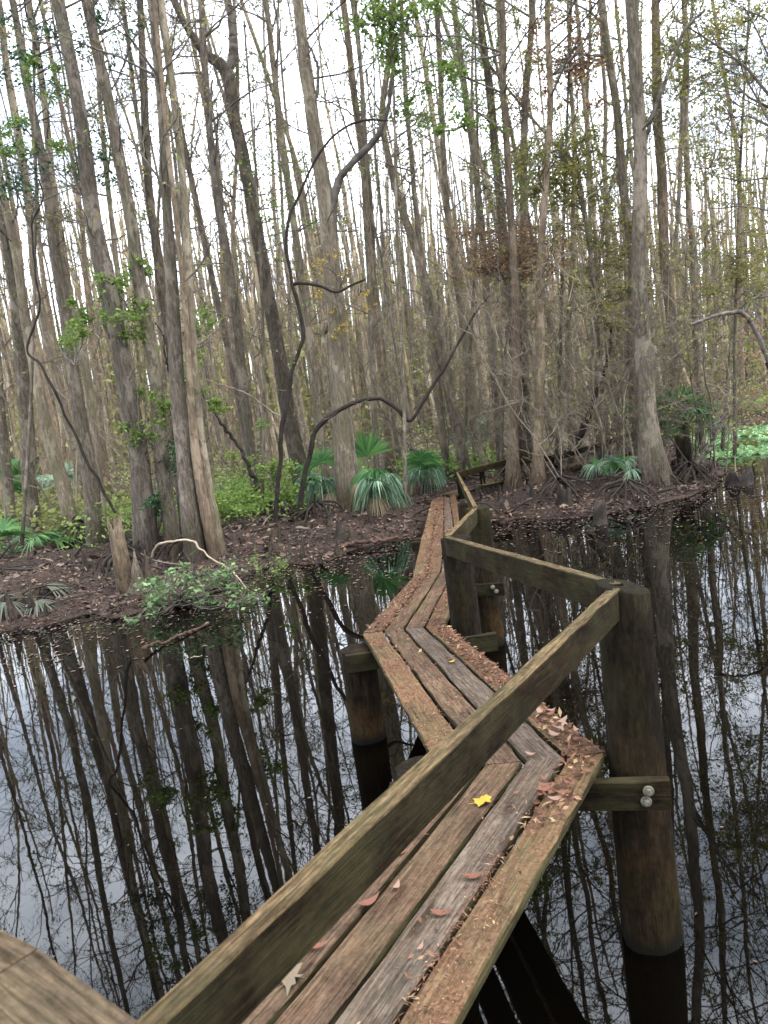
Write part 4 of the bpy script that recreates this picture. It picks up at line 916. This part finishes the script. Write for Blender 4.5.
stump('short dark upright stub at the edge of the right mound', onz(601, 522, 0.03), .24, .1, 5, jag=.8)
stump('dark hollow stump in the middle of the right mound', onz(566, 505, .12), .2, .12, 6, jag=.9)
# stilt roots of the right-bank cypress clump
rr_ = np.random.default_rng(12)
def roots(label, c, n, R, h, seed, m=BARKR):
    rng = np.random.default_rng(seed); o = empty('root_tangle', c, label, 'roots'); mb = MB()
    for k in range(n):
        a = 2*PI*k/n+rng.normal(0, .2); L_ = R*(.5+.6*rng.random()); e = np.array([c[0]+math.cos(a)*L_, c[1]+math.sin(a)*L_, 0])
        e[2] = G(e[0], e[1])-.06; s = np.array([c[0]+math.cos(a)*.08, c[1]+math.sin(a)*.08, c[2]+h*(.5+.5*rng.random())]); mid = s*.45+e*.55+UP*h*.18+rng.normal(0, .04, 3)
        q, t = spline([s, mid, e], 9); mb.tube(q, np.linspace(.024, .01, 9)*(.6+.8*rng.random()), 5)
    mb.build('root', m, o, c); return o
for l, x, y, n, R, h, m in [('splayed stilt roots below the reddish cypress stems', 522, 494, 22, .6, .65, BARKR), ('spreading roots at the foot of the massive right trunk', 660, 486, 16, .55, .3, BARKD),
                            ('tangle of thin roots at the right tip of the mound', 692, 480, 30, .6, .35, BARKD), ('dark roots under the thickest left trunk', 148, 560, 16, .7, .4, BARKD), ('roots around the broad pale middle trunk', 352, 512, 18, .8, .4, BARKR),
                            ('dark roots at the foot of the fluted left trunk', 194, 558, 16, .7, .4, STEMD), ('dark roots under the leaning trunks at far left', 84, 550, 20, .9, .45, STEMD), ('root mound below the sinuous dark sapling', 284, 524, 20, .7, .4, BARKD),
                            ('dark root clump behind the ragged left snag', 124, 575, 20, .45, .45, STEMD), ('root tangle beneath the bowing dark branch', 318, 526, 16, .6, .3, STEMD), ('dark root mass at the water edge of the right mound', 560, 500, 24, .7, .35, STEMD), ('low roots along the shore right of the dark stubs', 628, 498, 20, .6, .3, STEMD)]:
    c = onz(x, y, .12); c[2] = G(c[0], c[1]); roots(l, c, n, R, h, int(x), m)

# ------------------------------------------------------------------ litter, floating leaves and green ground cover
mb = MB(); rl2 = np.random.default_rng(77); n = 60000
x = rl2.uniform(-13, 13, n); y = np.interp(x, SHX, SHY)-.3+rl2.random(n)**1.6*9; z = gz(x, y); k = z > .012; x, y, z = x[k], y[k], z[k]; n = len(x)
d = rl2.normal(0, 1, (n, 3)); d[:, 2] *= .35; nr = rl2.normal(0, .45, (n, 3)); nr[:, 2] += 1
mb.leaves(np.stack([x, y, z+.008+.03*rl2.random(n)**3], 1), d, nr, np.clip(.05*np.exp(rl2.normal(0, .55, n)), .015, .17)*(.55+.9*vnoise(x*2.3, y*2.3)), .5)
tag(mb.build('leaf_litter', LITTER, smooth=False), 'carpet of brown fallen leaves covering the banks', 'leaf litter', kind='stuff')
mb = MB(); n = 180
for k in range(n):
    x = rl2.uniform(-11, 10); y = np.interp(x, SHX, SHY)+rl2.random()**1.4*6; z = G(x, y)
    if z < .02: continue
    a = rl2.random()*PI; L_ = .3+1.1*rl2.random(); p0 = np.array([x, y, z+.02]); p2 = p0+np.array([math.cos(a)*L_, math.sin(a)*L_*.7, 0]); p2[2] = max(G(p2[0], p2[1]), 0)+.03+.25*rl2.random()**2
    q, _ = spline([p0, (p0+p2)/2+rl2.normal(0, .06, 3)+UP*.05, p2], 6); mb.tube(q, np.linspace(.016, .006, 6)*(.6+.9*rl2.random()), 4, mi=int(rl2.random() < .08))
tag(mb.build('twig_litter', [STEMD, TWIG]), 'dead twigs and sticks littering the leaf covered banks', 'twigs', kind='stuff')
mb = MB(); n = 4200; x = rl2.uniform(-9, 9, n); y = np.interp(x, SHX, SHY)-.05-np.abs(rl2.normal(0, 1, n))*1.3
k = gz(x, y) < -.01; x, y = x[k], y[k]; n = len(x); d = rl2.normal(0, 1, (n, 3)); d[:, 2] = 0; nr = np.tile(UP, (n, 1))+rl2.normal(0, .04, (n, 3))
mb.leaves(np.stack([x, y, np.full(n, .006)], 1), d, nr, .025+.05*rl2.random(n), .5)
n = 700; x = rl2.uniform(-6, 6, n); y = rl2.uniform(2.2, 9, n); d = rl2.normal(0, 1, (n, 3)); d[:, 2] = 0
mb.leaves(np.stack([x, y, np.full(n, .006)], 1), d, np.tile(UP, (n, 1)), .008+.02*rl2.random(n), .4)
tag(mb.build('floating_leaves', LITTER, smooth=False), 'scattered fallen leaves floating on the dark water by the banks', 'floating leaves', kind='stuff')
def cover(name, label, boxes, m, n, seed, size=.09, hmax=.45, cat='ground cover', z0=None):
    rng = np.random.default_rng(seed); mb = MB()
    for (x0, y0, x1, y1) in boxes:      # metres
        x = rng.uniform(x0, x1, n); y = rng.uniform(y0, y1, n); k = vnoise(x*.9+seed, y*.9) > .42; x, y = x[k], y[k]; m_ = len(x)
        g = np.maximum(gz(x, y), 0) if z0 is None else np.full(m_, z0)
        z = g+hmax*rng.random(m_)*vnoise(x*1.4, y*1.4+seed)
        mb.rleaves(np.stack([x, y, z+.01], 1), size*(.6+.8*rng.random(m_)), rng, .55, 0, flat=1.0)
    return tag(mb.build(name, m, smooth=False), label, cat, kind='stuff')
cover('ground_cover', 'bright green leafy ground cover behind the left trunks', [(-6, 16.5, -1.2, 22), (-3.5, 15.5, -1.6, 18)], LEAFB, 7000, 1, .1, .9)
cover('ground_cover', 'soft green undergrowth among the trunks of the left bank', [(-11, 13, -4.2, 17), (-6, 14.5, -1.5, 17.5)], LEAFB, 2600, 7, .08, 1.1)
cover('ground_cover', 'low green growth behind the palmettos and boardwalk end', [(-1, 18, 3.5, 24)], LEAFB, 3000, 2, .13, .55)
cover('ground_cover', 'dull green undergrowth across the forest floor further back', [(-26, 19, 26, 46), (-20, 15, -6, 22)], FARLEAF, 24000, 3, .13, 1.2)
cover('water_plants', 'pale green floating plants covering the far right pond', [(7.6, 17.5, 20, 24.5)], LEAFL, 16000, 4, .16, .12, 'water plants', .01)
cover('pond_plants', 'leafy green plants along the far right pond edge', [(8, 22.5, 22, 27)], LEAFG, 5000, 5, .2, 1.3, 'plants')

# ------------------------------------------------------------------ background trees, each copied from a few kinds
rbg = np.random.default_rng(99)
def proto(seed, H, r, bark, leafm, leafp, br, crook=.05, brmin=.35):
    rng = np.random.default_rng(seed); P = [np.zeros(3)-UP*.3]; d = norm(np.array([rng.normal(0, .03), rng.normal(0, .03), 1]))
    while P[-1][2] < H: d = norm(d+rng.normal(0, crook, 3)*np.array([1, 1, 0])+UP*.15); P.append(P[-1]+d*1.4)
    pts, t = spline(P, int(H/.6)); rad = r*(1-.72*t)
    o = empty('forest_tree', (0, 0, 0), 'thin bare trunk in the crowd of trees further back', 'tree', 'background forest trees')
    mb = MB(); trunk_mesh(mb, pts, rad, rng, .7, 8, .7); mb.build('trunk', bark, o)
    mb = MB(); lf = []
    for k in range(br):
        f = brmin+(1-brmin)*rng.random(); i_ = int(f*(len(pts)-1)); a = rng.random()*2*PI; L_ = (.6+1.7*rng.random())*(.6+.6*f)
        grow(mb, lf, pts[i_], np.array([math.cos(a), math.sin(a), .3+.7*rng.random()]), L_, min(rad[i_]*.45, .02), 2, rng, (4, 3), leafp)
    if lf and sum(map(len, lf)): c = np.concatenate(lf); mb.rleaves(c, .05+.05*rng.random(len(c)), rng, .5, 1)
    mb.build('crown', [TWIG, leafm], o); return o
PR = [proto(1, 17, .085, BARKBG, LEAFO, 1.6, 24), proto(2, 19, .105, BARK, LEAFO, .9, 26), proto(3, 15, .075, BARKBG, LEAFO, 1.4, 20, .08), proto(4, 18, .09, BARK, LEAFR, .7, 22),
      proto(5, 14, .06, BARKBG, LEAFO, 1.6, 18, .1, .2), proto(6, 20, .11, BARKR, LEAFO, .8, 26), proto(7, 16, .07, BARK, LEAFG, .7, 18, .07), proto(8, 12, .05, BARKBG, LEAFO, 1.6, 18, .12, .15)]
spots = []; used = [False]*len(PR); tries = 0
NBG = 165
while len(spots) < NBG and tries < 20000:
    tries += 1
    y = 18.5+34*rbg.random()**.95; x = rbg.uniform(-.62, .62)*y*1.0
    if x > 6.5 and y < 26.5: continue
    if x > 3 and rbg.random() < .25: continue
    if .0 < x < 3.0 and y < 19: continue
    mind = .55+.02*y
    if any((x-a)**2+(y-b_)**2 < mind*mind for a, b_ in spots): continue
    spots.append((x, y))
for k, (x, y) in enumerate(spots):
    p = k % len(PR)
    o = PR[p] if not used[p] else copy_tree(PR[p]); used[p] = True
    s = .8+.45*rbg.random(); o.location = (x, y, max(G(x, y), 0)); o.scale = (s*(.8+.4*rbg.random()),)*2+(s,)
    o.rotation_euler = (rbg.normal(0, .035), rbg.normal(0, .035), rbg.random()*6.28)

# bare saplings in the understorey
def sapling(seed, H, leafp, leafm, tw):
    rng = np.random.default_rng(seed); o = empty('bare_sapling', (0, 0, 0), 'bare twiggy sapling tangled among the trunks', 'sapling', 'twiggy saplings of the understorey')
    mb = MB(); lf = []; tb = MB()
    for k in range(3):
        d = norm(np.array([rng.normal(0, .25), rng.normal(0, .25), 1])); P = [np.array([rng.normal(0, .08), rng.normal(0, .08), -.1])]
        for i_ in range(7): d = norm(d+rng.normal(0, .22, 3)+UP*.1); P.append(P[-1]+d*H/7*(1-.18*k))
        q, t = spline(P, 14); tb.tube(q, np.linspace(.017, .004, 14)*(1-.2*k), 5)
        for c in range(11):
            j_ = rng.integers(4, 14); grow(mb, lf, q[j_], np.array([rng.normal(), rng.normal(), .4]), .5+.7*rng.random(), .009, 2, rng, (4, 3), leafp, wig=.28)
    tb.build('trunk', tw, o)
    if lf and sum(map(len, lf)): c = np.concatenate(lf); mb.rleaves(c, .04+.04*rng.random(len(c)), rng, .5, 1)
    mb.build('crown', [tw, leafm], o); return o
SP = [sapling(1, 4.5, 0, LEAFO, TWIGP), sapling(2, 5.5, .5, LEAFO, TWIGP), sapling(3, 3.5, .6, LEAFO, TWIG), sapling(4, 6, .4, LEAFR, TWIGP)]
spx = [(1.9, 16.2), (2.6, 15.9), (3.3, 15.6), (3.9, 16.2), (2.9, 16.9), (4.6, 15.9), (1.6, 17.2), (3.6, 17.3), (2.3, 17.8), (5.9, 16.5), (6.4, 15.9), (5.3, 17.0), (4.2, 15.0), (2.4, 14.8)]
spx += [(5.6+1.6*rbg.random(), 15.2+2.2*rbg.random()) for q in range(6)]+[(3.6+1.6*rbg.random(), 14.6+2*rbg.random()) for q in range(6)]
while len(spx) < 50:
    x, y = rbg.uniform(-9, 9), rbg.uniform(12.5, 24)
    if y < np.interp(x, SHX, SHY)+1.2 or (-.2 < x < 1.9 and y < 17): continue
    spx.append((x, y))
us = [False]*4
for k, (x, y) in enumerate(spx):
    p = k % 4; o = SP[p] if not us[p] else copy_tree(SP[p]); us[p] = True
    if x < 3.4 and x > 0: y += 2.2
    s = .7+.6*rbg.random(); o.location = (x, y, max(G(x, y), 0)); o.scale = (s, s, s); o.rotation_euler = (rbg.normal(0, .06), rbg.normal(0, .06), rbg.random()*6.28)

# the far wood beyond, one mass of stems, twigs and thin foliage
mb = MB(); rf = np.random.default_rng(123)
for k in range(2600):
    y = 46+55*rf.random(); x = rf.uniform(-.66, .66)*y; H = 10+10*rf.random(); r = .06+.1*rf.random()
    l = rf.normal(0, .05, 2)*H; P = np.array([[x, y, 0], [x+l[0]*.4, y, H*.45], [x+l[0], y+l[1], H]]); mb.tube(P, [r*1.2, r*.8, .02], 4, mi=int(rf.random() < .6))
n = 60000; y = 40+55*rf.random(n); x = rf.uniform(-.66, .66, n)*y; z = np.abs(rf.normal(0, 1, n))*4.2+.1
k = vnoise(x*.35, z*.5+y*.05) > .44; x, y, z = x[k], y[k], z[k]
mb.rleaves(np.stack([x, y, z], 1), .22+.3*rf.random(len(x)), rf, .4, 2)
n = 24000; y = 45+50*rf.random(n); x = rf.uniform(-.66, .66, n)*y; z = rf.uniform(2, 17, n)
d = rf.normal(0, 1, (n, 3)); d[:, 2] = np.abs(d[:, 2])*1.3
mb.leaves(np.stack([x, y, z], 1), d, rf.normal(0, 1, (n, 3)), .8+1.2*rf.random(n), .014, 1)
for k in range(150):          # the same wood carried on unseen behind the camera, added to block light
    a = rf.uniform(.56, 1.44)*PI; d_ = 18+26*rf.random(); x, y = math.sin(a)*d_*1.5, math.cos(a)*d_
    H = 12+8*rf.random(); r_ = .09+.14*rf.random(); mb.tube([[x, y, -.4], [x+rf.normal(0, .3), y, H*.5], [x+rf.normal(0, .6), y, H]], [r_*1.3, r_, .03], 7, mi=0)
n = 7000; a = rf.uniform(.56, 1.44, n)*PI; d_ = 18+26*rf.random(n); z = rf.random(n)*15
mb.rleaves(np.stack([np.sin(a)*d_*1.5, np.cos(a)*d_, z], 1), .25+.35*rf.random(n), rf, .45, 2)
tag(mb.build('far_woods', [BARK, FARBARK, FARLEAF]), 'distant mass of thin stems and thickets closing the view', 'woods', kind='stuff')
